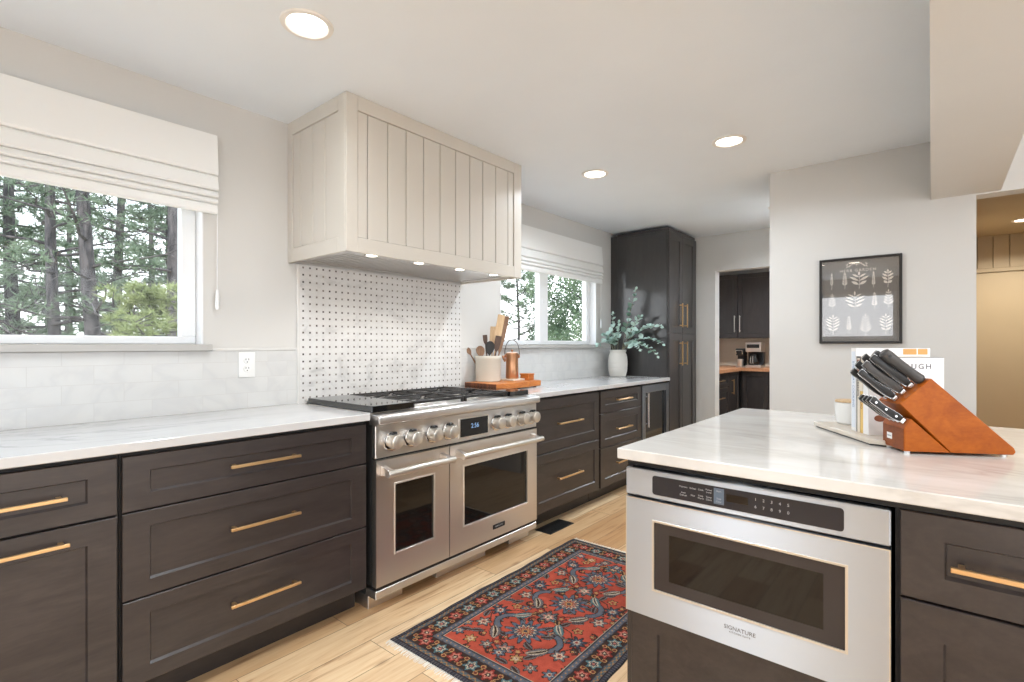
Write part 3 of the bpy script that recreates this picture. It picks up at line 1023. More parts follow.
countertop(-3.0, 1.372, 'long white veined stone countertop below the left window')
countertop(2.604, 4.752, 'white stone countertop between the range and the tall cabinet')


def carcass(par, y0, y1, left=True, right=True):
    mb = MB()
    mb.box(WX + 0.02, XF - 0.0215, y0, y1, 0.116, 0.882)
    mb.build('cabinet_body', M['cab_in'], par)
    MB().box(WX + 0.02, -2.105, y0 + 0.001, y1 - 0.001, 0.0, 0.1155).build('toe_kick', M['kick'], par)


def drawer(par, xf, u0, u1, v0, v1, hl, st=0.074, rl=0.052, hv=None, kind='drawer', hu=None, mat='cab'):
    d_ = shaker(MB(), xf, u0, u1, v0, v1, st, rl).build(kind, M[mat], par, smooth=20)
    if hl:
        hh = bar_handle(xf if True else xf, (u0 + u1) / 2 if hu is None else hu, (v0 + v1) / 2 if hv is None else hv, hl)
        # posts start on the recessed panel
        o_ = hh.build('handle', M['brass'], d_)
        o_['label'] = 'champagne bronze bar handle'
    return d_


c1 = thing('base_cabinet', (-2.32, -0.15, 0), 'dark base cabinet with one drawer over a door at the left picture edge', 'cabinet')
carcass(c1, -0.75, 0.4465)
drawer(c1, FX, -0.17, 0.44, 0.6875, 0.8665, 0.3, hv=0.772, hu=0.165)
drawer(c1, FX, -0.17, 0.44, 0.118, 0.6805, 0.3, hv=0.635, hu=0.17, kind='door', rl=0.07)
shaker(MB(), FX, -0.745, -0.176, 0.118, 0.8665, 0.074, 0.07).build('door', M['cab'], c1, smooth=20)
c2 = thing('drawer_cabinet', (-2.32, 0.91, 0), 'dark three-drawer base cabinet directly left of the range', 'cabinet')
carcass(c2, 0.448, 1.366)
for v0, v1, hv in ((0.6875, 0.8665, 0.781), (0.401, 0.682, 0.551), (0.118, 0.3955, 0.270)):
    drawer(c2, FX, 0.4535, 1.360, v0, v1, 0.265, hv=hv, hu=0.902)
c3 = thing('drawer_cabinet', (-2.32, 3.04, 0), 'dark two-drawer base cabinet directly right of the range', 'cabinet')
carcass(c3, 2.606, 3.448)
for v0, v1, hv in ((0.5085, 0.8665, 0.69), (0.118, 0.5025, 0.315)):
    drawer(c3, FX, 2.612, 3.438, v0, v1, 0.305, hv=hv, st=0.062, rl=0.068, hu=3.02)
c4 = thing('drawer_cabinet', (-2.32, 3.81, 0), 'dark three-drawer base cabinet beside the wine cooler', 'cabinet')
carcass(c4, 3.449, 4.172)
for v0, v1, hv in ((0.6955, 0.8665, 0.786), (0.4265, 0.6895, 0.552), (0.118, 0.4205, 0.28)):
    drawer(c4, FX, 3.465, 4.166, v0, v1, 0.25, hv=hv, st=0.07, rl=0.058, hu=3.82)

# ---- wine cooler
wc = thing('wine_cooler', (-2.3, 4.465, 0), 'undercounter wine cooler with steel framed glass door beside the tall cabinet', 'wine cooler')
wy0, wy1 = 4.18, 4.748
mb = MB()
mb.box(WX + 0.03, -2.62 + 0.02, wy0, wy1, 0.05, 0.88)
for yy in (wy0, wy1 - 0.012):
    mb.box(-2.6, XF - 0.03, yy, yy + 0.012, 0.05, 0.88)
mb.box(-2.6, XF - 0.03, wy0 + 0.012, wy1 - 0.012, 0.85, 0.88)
mb.box(-2.6, XF - 0.03, wy0 + 0.012, wy1 - 0.012, 0.0, 0.12)
mb.build('cooler_body', M['black'], wc)
mb = MB()
for a, b, c, d in ((wy0, wy0 + 0.062, 0.125, 0.868), (wy1 - 0.062, wy1, 0.125, 0.868), (wy0 + 0.062, wy1 - 0.062, 0.125, 0.19), (wy0 + 0.062, wy1 - 0.062, 0.8, 0.868)):
    mb.box(XF - 0.028, XF + 0.006, a, b, c, d, 0.002)
wd = mb.build('cooler_door', M['steel_dark'], wc)
MB().box(XF - 0.02, XF - 0.016, wy0 + 0.062, wy1 - 0.062, 0.19, 0.8).build('glass_panel', M['oven_glass'], wd)
hb = MB().tube([(XF + 0.04, 4.225, 0.5), (XF + 0.04, 4.225, 0.8)], 0.009, 12)
for z in (0.53, 0.77):
    hb.tube([(XF + 0.0055, 4.225, z), (XF + 0.04, 4.225, z)], 0.007, 10)
hb.build('handle', M['chrome'], wd)
for z in (0.3, 0.42, 0.54, 0.66):
    MB().box(-2.58, XF - 0.06, wy0 + 0.014, wy1 - 0.014, z, z + 0.02, 0.002).build('shelf', M['butcher'], wc)

# ---- tall pantry cabinet
TY0, TY1, TZ = 4.757, 5.43, 2.355
tc_ = thing('tall_cabinet', (-2.32, 5.09, 0), 'floor to ceiling dark pantry cabinet at the end of the counter', 'cabinet')
mb = MB()
mb.box(WX + 0.08, -2.0215, TY0, TY1, 0.1, TZ - 0.02, 0.002)
mb.box(WX + 0.001, WX + 0.074, TY0 + 0.012, TY1, 0.1, TZ - 0.001)
mb.build('cabinet_body', M['cab_gloss'], tc_)
MB().box(WX + 0.001, -2.08, TY0 + 0.002, TY1, 0, 0.0995).build('toe_kick', M['kick'], tc_)
MB().box(WX + 0.08, -2.0, TY0 - 0.002, TY1 + 0.002, TZ - 0.0195, TZ + 0.012, 0.003).build('cabinet_top', M['cabv'], tc_)
MB().box(WX + 0.001, -2.03, TY1 + 0.003, YB - 0.001, 0, TZ, 0.001).build('filler_panel', M['cabv'], tc_)
TX = face_xf('+X', -2.0)
for z0, z1, hz in ((1.344, TZ - 0.022, 1.525), (0.118, 1.338, 1.143)):
    for y0, y1, hy in ((TY0 + 0.003, 5.086, 5.022), (5.09, TY1 - 0.002, 5.148)):
        d_ = shaker(MB(), TX, y0, y1, z0, z1, 0.06, 0.065).build('door', M['cabv'], tc_, smooth=20)
        o_ = bar_handle(TX, hy, hz, 0.24, False).build('handle', M['brass'], d_)
        o_['label'] = 'champagne bronze bar handle'

# ---- island
IX0, IX1, IY0, IY1 = -0.754, 1.35, 1.40, 2.69
isl = thing('kitchen_island', (0.3, 2.05, 0), 'dark kitchen island in the right foreground', 'island')
FI = face_xf('-Y', 1.43)
mb = MB()
mb.box(-0.735, -0.0765, 1.98, 2.4, 0.1, 0.8795)
mb.box(-0.735, -0.719, 1.452, 1.98, 0.1, 0.8795)
mb.box(-0.719, -0.0765, 1.452, 1.98, 0.1, 0.41)
mb.box(-0.719, -0.0765, 1.45, 1.98, 0.866, 0.8795)
mb.box(-0.0765, 1.3, 1.452, 2.4, 0.1, 0.8795)
mb.build('cabinet_body', M['cab_in'], isl)
MB().box(-0.7355, -0.718, 1.4315, 2.402, 0.1, 0.8615, 0.001).build('end_panel', M['cabv'], isl)
MB().box(-0.66, 1.3, 1.52, 2.34, 0.0, 0.0995).build('toe_kick', M['kick'], isl)
MB().box(-0.735, 1.3, 1.436, 1.4515, 0.862, 0.8815).build('top_rail', M['cab_in'], isl)
drawer(isl, FI, -0.722, -0.085, 0.118, 0.418, None, st=0.083, rl=0.045)
drawer(isl, FI, -0.067, 0.53, 0.670, 0.8605, 0.3, st=0.076, rl=0.056, hv=0.760, hu=0.168)
drawer(isl, FI, -0.067, 0.53, 0.118, 0.6645, None, st=0.074, rl=0.078, kind='door')
drawer(isl, FI, 0.535, 1.29, 0.118, 0.8605, None, st=0.074, rl=0.078, kind='door')
tag(MB().box(IX0, IX1, IY0, IY1, 0.882, 0.914, 0.0025).build('countertop', M['counter_i']), 'pale veined stone top of the island in the foreground', 'countertop')

# ---- microwave drawer
mw = thing('microwave_drawer', (-0.407, 1.6, 0.42), 'stainless microwave drawer built into the island under its stone top', 'microwave')
FM = 1.418
MB().box(-0.715, -0.098, 1.46, 1.975, 0.425, 0.85).build('microwave_body', M['dark_steel'], mw)
mx0, mx1 = -0.733, -0.083
cp = MB().box(mx0, mx1, FM, 1.4585, 0.776, 0.857, 0.003).build('control_panel', M['steel_mw'], mw)
pp = []
for cx, cz, a0 in ((-0.171 - 0.008, 0.844 - 0.008, 0), (-0.647 + 0.008, 0.844 - 0.008, 90), (-0.647 + 0.008, 0.789 + 0.008, 180), (-0.171 - 0.008, 0.789 + 0.008, 270)):
    for k in range(5):
        a = math.radians(a0 + k * 22.5)
        pp.append((cx + 0.008 * math.cos(a), FM - 0.0002, cz + 0.008 * math.sin(a)))
gp = MB().prism(pp, (0, -0.0014, 0)).build('glass_strip', M['panel_glass'], cp)
gx = FM - 0.0018
MB().box(-0.437, -0.382, gx - 0.0003, gx, 0.809, 0.829).build('display_screen', M['black_glass'], gp)
MB().box(-0.47, -0.443, gx - 0.0002, gx, 0.797, 0.84).build('key_patch', M['key_blue'], gp)
ktx = [('Popcorn', -0.554, 0.8275), ('Reheat', -0.527, 0.8275), ('Cook', -0.505, 0.8275), ('Power', -0.483, 0.831), ('Level', -0.483, 0.824),
       ('Auto', -0.554, 0.811), ('Defrost', -0.554, 0.804), ('Melt', -0.527, 0.8075), ('Keep', -0.505, 0.811), ('Warm', -0.505, 0.804), ('Timer', -0.483, 0.811), ('Clock', -0.483, 0.804),
       ('Start', -0.4565, 0.832), ('Stop', -0.4565, 0.812), ('Clear', -0.4565, 0.804)]
for s, x, z in ktx:
    text('key_legend', s, 0.0066, (x, gx - 0.0004, z), (1, 0, 0), (0, 0, 1), M['key_text'], gp, 0.0001)
for i, s in enumerate('1234567890'):
    text('key_number', s, 0.0105, (-0.364 + (i % 5) * 0.019, gx - 0.0004, 0.828 if i < 5 else 0.809), (1, 0, 0), (0, 0, 1), M['key_text'], gp, 0.0001)
mb = MB()
dz0, dz1 = 0.4235, 0.769
wx_0, wx_1, wz_0, wz_1 = -0.645, -0.167, 0.508, 0.709
for a, b, c, d in ((mx0, wx_0, dz0, dz1), (wx_1, mx1, dz0, dz1), (wx_0, wx_1, dz0, wz_0), (wx_0, wx_1, wz_1, dz1)):
    mb.box(a, b, FM, 1.4585, c, d)
df = mb.build('drawer_front', M['steel_mw'], mw)
mb = MB()
for a, b, c, d in ((wx_0 - 0.004, wx_0 + 0.002, wz_0 - 0.004, wz_1 + 0.004), (wx_1 - 0.002, wx_1 + 0.004, wz_0 - 0.004, wz_1 + 0.004), (wx_0 + 0.002, wx_1 - 0.002, wz_0 - 0.004, wz_0 + 0.002), (wx_0 + 0.002, wx_1 - 0.002, wz_1 - 0.002, wz_1 + 0.004)):
    mb.box(a, b, FM - 0.0012, FM + 0.004, c, d, 0.0005)
for a, b, c, d in ((mx0, mx0 + 0.003, dz0, dz1), (mx1 - 0.003, mx1, dz0, dz1), (mx0 + 0.003, mx1 - 0.003, dz1 - 0.003, dz1)):
    mb.box(a, b, FM - 0.0006, FM + 0.002, c, d)
mb.build('steel_edge', M['satin'], df)
mb = MB()
ix0, ix1, iz0, iz1 = -0.598, -0.2135, 0.543, 0.678
for a, b, c, d in ((wx_0, ix0, wz_0, wz_1), (ix1, wx_1, wz_0, wz_1), (ix0, ix1, wz_0, iz0), (ix0, ix1, iz1, wz_1)):
    mb.box(a, b, FM + 0.003, FM + 0.01, c, d)
mb.build('window_border', new_mat('grey_glass_border', (56, 50, 49), 0.1, 0, 0.4), df)
MB().box(ix0, ix1, FM + 0.0032, FM + 0.01, iz0, iz1).build('window_glass', M['oven_glass'], df)
text('logo_lettering', 'SIGNATURE', 0.0150, (-0.404, FM - 0.0003, 0.4735), (1, 0, 0), (0, 0, 1), M['logo'], df, 0.0002)
text('logo_lettering', 'KITCHEN SUITE', 0.0062, (-0.404, FM - 0.0003, 0.4625), (1, 0, 0), (0, 0, 1), M['logo'], df, 0.0002, spacing=1.25)


# ================================================================== CEILING LIGHTS
def downlight(x, y, z, label, power=7.5, r=0.068, col=(0.84, 0.92, 1.0)):
    t = thing('recessed_light', (x, y, z - 0.01), label, 'ceiling light', 'recessed ceiling lights')
    MB().lathe([(r, -0.003), (r + 0.006, -0.008), (r + 0.022, -0.006), (r + 0.024, -0.0003), (r, -0.0003), (r, -0.003)], (x, y, z), 36).build('trim_ring', M['trim_white'], t)
    MB().lathe([(0, -0.0045), (r - 0.0005, -0.0025), (r - 0.0005, -0.0004), (0, -0.0004)], (x, y, z), 36).build('diffuser', M['lamp_on'], t)
    ld = bpy.data.lights.new('recessed_lamp', 'AREA')
    ld.shape = 'DISK'
    ld.size = 2 * r
    ld.energy = power
    ld.spread = math.radians(150)
    ld.color = col
    lo = bpy.data.objects.new('recessed_lamp', ld)
    COL.objects.link(lo)
    lo.location = (x, y, z - 0.012)
    return t


downlight(-1.765, 0.947, CZ, 'round recessed ceiling light left of the range hood, largest in view', 2.6)
downlight(-0.922, 3.037, CZ, 'round recessed ceiling light above the island, towards the picture wall', 6.5)
downlight(-1.80, 3.033, CZ, 'small round recessed ceiling light between the hood and the tall cabinet', 12)
downlight(-0.922, 0.947, CZ, 'added unseen ceiling light over the walkway before the near edge of the island', 11)  # out of view, added for more light on the near floor
downlight(-1.35, -1.1, CZ, 'added unseen ceiling light at the rear end of the kitchen, counter side', 12)  # no lamp known here; added to raise the room light
downlight(-0.922, -1.1, CZ, 'added unseen ceiling light at the rear end of the kitchen, island side', 14)  # another lamp added out of view as extra fill
downlight(2.2, 1.6, 2.95, 'added unseen ceiling light in the dining side, nearest the picture wall', 45)  # invented lamp, its bounce brightens floor and ceiling
downlight(2.2, -1.2, 2.95, 'added unseen ceiling light in the dining side, rear', 45)  # second invented dining lamp, also there for bounce light
downlight(-1.03, 4.76, CZ, 'added hidden ceiling light in the walkway behind the picture wall', 12)  # added where the wall hides it, to lighten the back wall
downlight(0.61, 6.712, CZ, 'recessed ceiling light in the tan passage', 20, col=(1.0, 0.92, 0.78))
downlight(-1.5, 6.75, CZ, 'added hidden ceiling light in the pantry', 30)  # lamp added out of sight to light the pantry


# ================================================================== WINDOW SHADES
def roman_shade(y0, y1, cord_y, label):
    t = thing('roman_shade', (WX + 0.03, (y0 + y1) / 2, 1.84), label, 'roman shade', 'linen roman shades')
    x = WX + 0.006
    prof = [(0.05, 2.204), (0.056, 2.12), (0.064, 2.028), (0.060, 2.018), (0.046, 2.016), (0.056, 2.006), (0.069, 1.952), (0.064, 1.944), (0.048, 1.944),
            (0.058, 1.936), (0.067, 1.918), (0.062, 1.911), (0.047, 1.911), (0.057, 1.903), (0.063, 1.890), (0.058, 1.884), (0.044, 1.884), (0.052, 1.876), (0.056, 1.846), (0.052, 1.838)]
    pts = [(x + a, y0, z) for a, z in prof] + [(x + 0.03, y0, 1.838), (x + 0.03, y0, 2.204)]
    MB().prism(pts, (0, y1 - y0, 0)).build('shade_fabric', M['linen'], t, smooth=25)
    MB().box(x - 0.004, x + 0.029, y0 + 0.01, y1 - 0.01, 2.15, 2.203).build('head_rail', M['white'], t)
    cy = cord_y
    cd = MB().tube([(WX + 0.03, cy, 1.87), (WX + 0.028, cy, 1.49)], 0.0016, 6).build('pull_cord', M['white'], t)
    MB().lathe([(0, 0.095), (0.005, 0.092), (0.0085, 0.06), (0.0095, 0.01), (0.006, 0), (0, 0)], (WX + 0.028, cy, 1.395), 14).build('cord_weight', M['white'], cd)
    return t


roman_shade(-1.66, 0.945, 0.955, 'white linen roman shade half drawn over the left window')
roman_shade(2.96, 4.49, 4.515, 'white linen roman shade half drawn over the window right of the hood')

# ================================================================== OUTLET, VENT
t = thing('wall_outlet', (WX + 0.009, 1.096, 1.067), 'white wall outlet on the marble tile left of the range', 'outlet')
MB().box(WX + 0.0092, WX + 0.0142, 1.056, 1.136, 1.068, 1.192, 0.0025, seg=2).build('cover_plate', M['plate'], t)
for z in (1.109, 1.151):
    rc = MB().lathe([(0, 0.0), (0.0165, 0.0), (0.0165, 0.0022), (0.0155, 0.003), (0, 0.003)], (WX + 0.0142, 1.096, z), 24, axis='X').build('receptacle', M['plate'], t)
    q = MB()
    for dy in (-0.0065, 0.0065):
        q.box(WX + 0.0171, WX + 0.0176, 1.096 + dy - 0.0013, 1.096 + dy + 0.0013, z + 0.001, z + 0.0095)
    q.box(WX + 0.0171, WX + 0.0176, 1.096 - 0.0025, 1.096 + 0.0025, z - 0.01, z - 0.005)
    q.build('slots', M['slot'], rc)

t = thing('floor_vent', (-1.99, 2.83, 0), 'black floor register set in the planks beside the range', 'floor vent')
MB().box(-2.056, -1.925, 2.69, 2.97, 0.0003, 0.003, 0.001).build('vent_frame', M['black'], t)
q = MB()
for i in range(17):
    y = 2.702 + i * 0.0155
    q.box(-2.046, -1.935, y, y + 0.007, 0.0032, 0.0055, 0.001)
q.build('vent_slats', M['iron'], t)

# ================================================================== FRAMED PICTURE
px0, px1, pz0, pz1 = -0.588, -0.166, 1.236, 1.768
pic = thing('framed_picture', (-0.377, YP, pz0), 'black framed chalkboard style herb print hanging on the pale wall', 'picture')
fw = 0.014
mb = MB()
ya, yb = YP - 0.024, YP - 0.0005
mb.box(px0, px0 + fw, ya, yb, pz0, pz1, 0.002)
mb.box(px1 - fw, px1, ya, yb, pz0, pz1, 0.002)
mb.box(px0 + fw, px1 - fw, ya, yb, pz0, pz0 + fw, 0.002)
mb.box(px0 + fw, px1 - fw, ya, yb, pz1 - fw, pz1, 0.002)
mb.build('frame', M['frame'], pic)
pr = MB().box(px0 + fw, px1 - fw, YP - 0.010, YP - 0.001, pz0 + fw, pz1 - fw).build('print', M['chalk_bg'], pic)
MB().box(px0 + fw, px1 - fw, YP - 0.0145, YP - 0.0125, pz0 + fw, pz1 - fw).build('glass', M['pic_glass'], pic)
yt = YP - 0.0104
text('print_title', 'HERB GARDEN', 0.0235, (-0.385, yt, 1.688), (1, 0, 0), (0, 0, 1), M['chalk'], pr, 0.0001, spacing=1.25)


def blade2d(mb, cx, cz, ang, ln, wd, y=None):
    """a small flat printed leaf"""
    y = yt if y is None else y
    d = (math.cos(ang), math.sin(ang))
    n = (-d[1], d[0])
    pts = []
    for f_, w_ in ((0, 0), (0.3, 0.8), (0.55, 1.0), (0.8, 0.6), (1, 0)):
        pts.append((f_, w_))
    poly = [(cx + d[0] * ln * f_ + n[0] * wd * w_, y, cz + d[1] * ln * f_ + n[1] * wd * w_) for f_, w_ in pts]
    poly += [(cx + d[0] * ln * f_ - n[0] * wd * w_, y, cz + d[1] * ln * f_ - n[1] * wd * w_) for f_, w_ in pts[-2:0:-1]]
    mb.faces_from(poly, [tuple(range(len(poly)))])


def stroke(mb, pts, wd):
    for (x0, z0), (x1, z1) in zip(pts, pts[1:]):
        l_ = math.hypot(x1 - x0, z1 - z0) or 1
        nx, nz = -(z1 - z0) / l_ * wd, (x1 - x0) / l_ * wd
        mb.faces_from([(x0 - nx, yt, z0 - nz), (x1 - nx, yt, z1 - nz), (x1 + nx, yt, z1 + nz), (x0 + nx, yt, z0 + nz)], [(0, 1, 2, 3)])


rnd = random.Random(5)


def herb(cx, cz, h, pairs, ln, wd, ang, kind=0):
    mb = MB()
    top = cz + h
    stroke(mb, [(cx, cz), (cx + 0.003, cz + h * 0.5), (cx, top)], 0.0011)
    for i in range(pairs):
        f_ = (i + 0.6) / pairs
        z = cz + h * (0.15 + 0.82 * f_)
        k_ = ln * (1.05 - 0.55 * f_) if kind != 1 else ln * (0.6 + 0.6 * math.sin(f_ * PI))
        for s in (-1, 1):
            blade2d(mb, cx, z, PI / 2 - s * ang, k_, wd * (1.1 - 0.5 * f_))
    blade2d(mb, cx, top - 0.004, PI / 2, ln * 0.6, wd * 0.7)
    mb.build('herb_drawing', M['chalk'], pr, smooth=0)


for a in ((-0.522, 1.575, 0.095, 4, 0.030, 0.0028, 0.30, 0), (-0.452, 1.575, 0.095, 5, 0.026, 0.0042, 0.62, 0), (-0.378, 1.572, 0.085, 3, 0.048, 0.0085, 1.05, 1), (-0.305, 1.575, 0.095, 8, 0.014, 0.0036, 0.75, 0),
          (-0.235, 1.572, 0.095, 4, 0.030, 0.0075, 0.95, 1), (-0.52, 1.445, 0.095, 5, 0.030, 0.0036, 0.85, 0), (-0.40, 1.435, 0.10, 4, 0.052, 0.0065, 1.1, 1), (-0.30, 1.445, 0.095, 6, 0.022, 0.0042, 0.8, 0),
          (-0.232, 1.445, 0.10, 5, 0.036, 0.005, 0.85, 0), (-0.515, 1.29, 0.11, 5, 0.042, 0.0055, 1.0, 1), (-0.43, 1.30, 0.10, 7, 0.022, 0.0036, 0.75, 0), (-0.345, 1.28, 0.12, 6, 0.042, 0.004, 0.9, 0), (-0.245, 1.29, 0.11, 5, 0.036, 0.0055, 1.0, 1)):
    herb(*a)
mb = MB()
for s in (-1, 1):
    pts = [(-0.39 + s * (0.008 + 0.05 * k / 8), 1.722 + 0.008 * math.sin(k * 0.9)) for k in range(9)]
    stroke(mb, pts, 0.0012)
    for k in range(1, 8):
        blade2d(mb, pts[k][0], pts[k][1], PI / 2 + s * (0.6 if k % 2 else -2.3), 0.014, 0.003)
blade2d(mb, -0.39, 1.716, PI / 2, 0.022, 0.005)
mb.build('print_ornament', M['chalk'], pr, smooth=0)

# ================================================================== ISLAND TOP: slab, bowl, books, knife block
D1 = Vector((0.545, -0.838))          # along the front edge of the slab
D2 = Vector((0.838, 0.545))           # away from the front edge
S0 = Vector((-0.372, 2.256))


def slabpt(a, b):
    p = S0 + D1 * a + D2 * b
    return p.x, p.y


sl = thing('serving_board', (*slabpt(0.19, 0.13), 0.914), 'pale stone serving slab under the books on the island', 'serving board')
mb = MB()
mb.prism([(*slabpt(a, b), 0.9185) for a, b in ((0, 0), (0.372, 0), (0.40, 0.03), (0.40, 0.30), (0, 0.30))], (0, 0, 0.0145), 0.002)
mb.build('slab', M['slab'], sl)
mb = MB()
mb.prism([(*slabpt(a, b), 0.9142) for a, b in ((0.012, 0.006), (0.37, 0.006), (0.39, 0.03), (0.39, 0.29), (0.012, 0.29))], (0, 0, 0.0041))
mb.build('base', M['black'], sl)
mb = MB()
mb.tube([(*slabpt(0.004, 0.20), 0.926), (*slabpt(-0.035, 0.20), 0.928), (*slabpt(-0.05, 0.215), 0.928), (*slabpt(-0.05, 0.245), 0.928), (*slabpt(-0.035, 0.26), 0.928), (*slabpt(0.004, 0.26), 0.926)], 0.0035, 8)
mb.build('handle', M['black'], sl)
SZ = 0.9333

bx, by = -0.258, 2.27
t = thing('lidded_bowl', (bx, by, SZ), 'small white ceramic pot with pale wooden lid beside the books', 'bowl')
mb = MB().lathe([(0, 0.0), (0.034, 0.0), (0.041, 0.006), (0.045, 0.04), (0.0465, 0.078), (0.044, 0.08), (0.042, 0.076), (0.040, 0.04), (0, 0.01)], (bx, by, SZ), 32)
mb.build('pot', M['bowl'], t)
MB().lathe([(0, 0.0815), (0.045, 0.0815), (0.045, 0.087), (0.042, 0.0895), (0, 0.09)], (bx, by, SZ), 32).build('lid', M['pale_wood'], t)


def mk_local(u, n, org):
    """local frame: u along, n across, z up"""
    def f(a, b, c):
        return (org[0] + u[0] * a + n[0] * b, org[1] + u[1] * a + n[1] * b, c)
    return f


BK = 0.195                            # where the row of books begins along the slab edge


def book(a0, th, depth, h, cover, label, off=0.022):
    """spine faces out over the slab's front edge; the cover runs back along D2"""
    xf = mk_local(D1, D2, slabpt(a0, off))
    c = xf(th / 2, depth / 2, SZ)
    t = thing('book', c, label, 'book', 'books standing on the slab')
    q = MB()
    ct = 0.0025
    q.box(0, ct, 0, depth, SZ, SZ + h, 0.0006, xf=xf)
    q.box(th - ct, th, 0, depth, SZ, SZ + h, 0.0006, xf=xf)
    q.box(ct, th - ct, 0, ct, SZ, SZ + h, 0.0006, xf=xf)
    cv = q.build('cover', cover, t)
    MB().box(ct, th - ct, ct, depth - 0.004, SZ + 0.003, SZ + h - 0.003, xf=xf).build('pages', M['paper'], t)
    return t, cv, xf


D1v = Vector((D1.x, D1.y, 0))
D2v = Vector((D2.x, D2.y, 0))
white_cv = new_mat('white_book_cover', (240, 238, 236), 0.35)
blue_cv = new_mat('pale_blue_book_cover', (226, 232, 240), 0.35)
ink_blue = new_mat('blue_ink', (120, 140, 176), 0.5)
ink_dark = new_mat('dark_ink', (72, 70, 72), 0.5)
cream_cv = new_mat('cream_book_cover', (232, 222, 206), 0.4)
yellow_cv = new_mat('mustard_book_cover', (226, 190, 110), 0.4)
amber = new_mat('amber_print', (214, 160, 90), 0.5)
rust = new_mat('rust_print', (150, 92, 66), 0.5)
grey_cv = new_mat('grey_book_edge', (128, 124, 122), 0.5)

t, cv, xf = book(BK, 0.030, 0.232, 0.283, white_cv, 'tallest white book with pale blue spine, leftmost on the slab', 0.038)
MB().box(0.003, 0.027, -0.0006, 0.0005, SZ + 0.012, SZ + 0.272, xf=xf).build('spine_band', blue_cv, cv)
text('spine_lettering', 'EVERYDAY COOKING', 0.016, xf(0.015, -0.0008, SZ + 0.16), (0, 0, -1), D1v, ink_blue, cv, 0.0001)
# amber food picture printed along the top of its cover
mb = MB()
mb.box(0.0300, 0.0304, 0.148, 0.19, SZ + 0.262, SZ + 0.281, xf=xf)
mb.box(0.0300, 0.0304, 0.194, 0.224, SZ + 0.262, SZ + 0.281, xf=xf)
mb.build('cover_picture', amber, cv)
t, cv, xf = book(BK + 0.0308, 0.024, 0.214, 0.256, cream_cv, 'cream cookbook with dark border on its spine, second from left', 0.040)
mb = MB()
for a, b, c, d in ((0.0, 0.003, 0.0, 0.256), (0.021, 0.024, 0.0, 0.256), (0.003, 0.021, 0.25, 0.256)):
    mb.box(a, b, -0.0006, 0.0008, SZ + c, SZ + d, xf=xf)
mb.build('spine_border', ink_dark, cv)
text('spine_lettering', 'Seasons', 0.018, xf(0.012, -0.0008, SZ + 0.15), (0, 0, -1), D1v, ink_dark, cv, 0.0001)
mb = MB()
mb.box(0.005, 0.019, -0.0006, 0.0005, SZ + 0.205, SZ + 0.245, xf=xf)
mb.build('spine_picture', rust, cv)
t, cv, xf = book(BK + 0.0556, 0.016, 0.20, 0.236, yellow_cv, 'thin mustard yellow book between the cream and white cookbooks', 0.038)
text('spine_lettering', 'BREAD', 0.013, xf(0.008, -0.0004, SZ + 0.10), (0, 0, -1), D1v, rust, cv, 0.0001)
MB().box(-0.0002, 0.0162, -0.0006, 0.0005, SZ + 0.14, SZ + 0.2362, xf=xf).build('spine_band', cream_cv, cv)
t, cv, xf = book(BK + 0.0724, 0.032, 0.226, 0.253, white_cv, 'white cookbook lettered in dark capitals, its cover turned to the room', 0.038)
text('cover_lettering', 'DOUGH', 0.024, xf(0.0326, 0.135, SZ + 0.224), D2v, (0, 0, 1), ink_dark, cv, 0.0002, spacing=1.35)
mb = MB()
for k in range(3):
    mb.lathe([(0, 0), (0.018 - 0.003 * k, 0), (0.018 - 0.003 * k, 0.0004), (0, 0.0004)], (0, 0, 0), 20, axis='X', xf=lambda x, y, z, k=k: xf(0.0322 + x, 0.035 + 0.03 * k + y, SZ + 0.055 + 0.6 * z))
mb.build('cover_picture', rust, cv)
MB().box(-0.0004, 0.0324, 0.0, 0.224, SZ + 0.2532, SZ + 0.2545, xf=xf).build('top_edge', grey_cv, cv)

# ---- knife block
KQ = Vector((-0.076, 1.849))
KU = Vector((0.876, 0.482)).normalized()
KN = Vector((-KU.y, KU.x))
kf = mk_local(KU, KN, KQ)
KW = 0.121
kb = thing('knife_block', kf(0.13, KW / 2, 0.914), 'slanted cherry wood knife block full of black handled knives on the island', 'knife block')
low = [(0, 0.922), (0, 0.990), (0.016, 1.0165), (0.1155, 0.9215)]
up = [(-0.012, 1.058), (0.067, 1.133), (0.270, 0.941), (0.274, 0.930), (0.268, 0.922), (0.1165, 0.922)]
vec = Vector(kf(0, KW, 0)) - Vector(kf(0, 0, 0))
MB().prism([kf(u, 0, z) for u, z in up], vec, 0.002).build('slant_block', M['block_wood'], kb)
lb = MB().prism([kf(u, 0.0, z) for u, z in low], vec, 0.002).build('step_block', M['block_wood'], kb)
MB().box(-0.0012, 0.0, 0.004, KW - 0.004, 0.925, 0.986, xf=kf).build('front_panel', M['block_dark'], lb)
mb = MB()
mb.box(-0.0022, -0.0013, 0.064, 0.092, 0.946, 0.964, 0.0003, xf=kf)
lg = mb.build('maker_plate', M['plate'], lb)
MB().box(-0.0027, -0.0023, 0.067, 0.089, 0.953, 0.957, xf=kf).build('plate_line', M['key_text'], lg)
mb = MB()
for u, n in ((0.012, 0.012), (0.012, KW - 0.012), (0.25, 0.012), (0.25, KW - 0.012)):
    mb.lathe([(0, 0), (0.007, 0), (0.007, 0.0085), (0, 0.0085)], kf(u, n, 0.9142), 14)
mb.build('foot', M['plate'], kb)


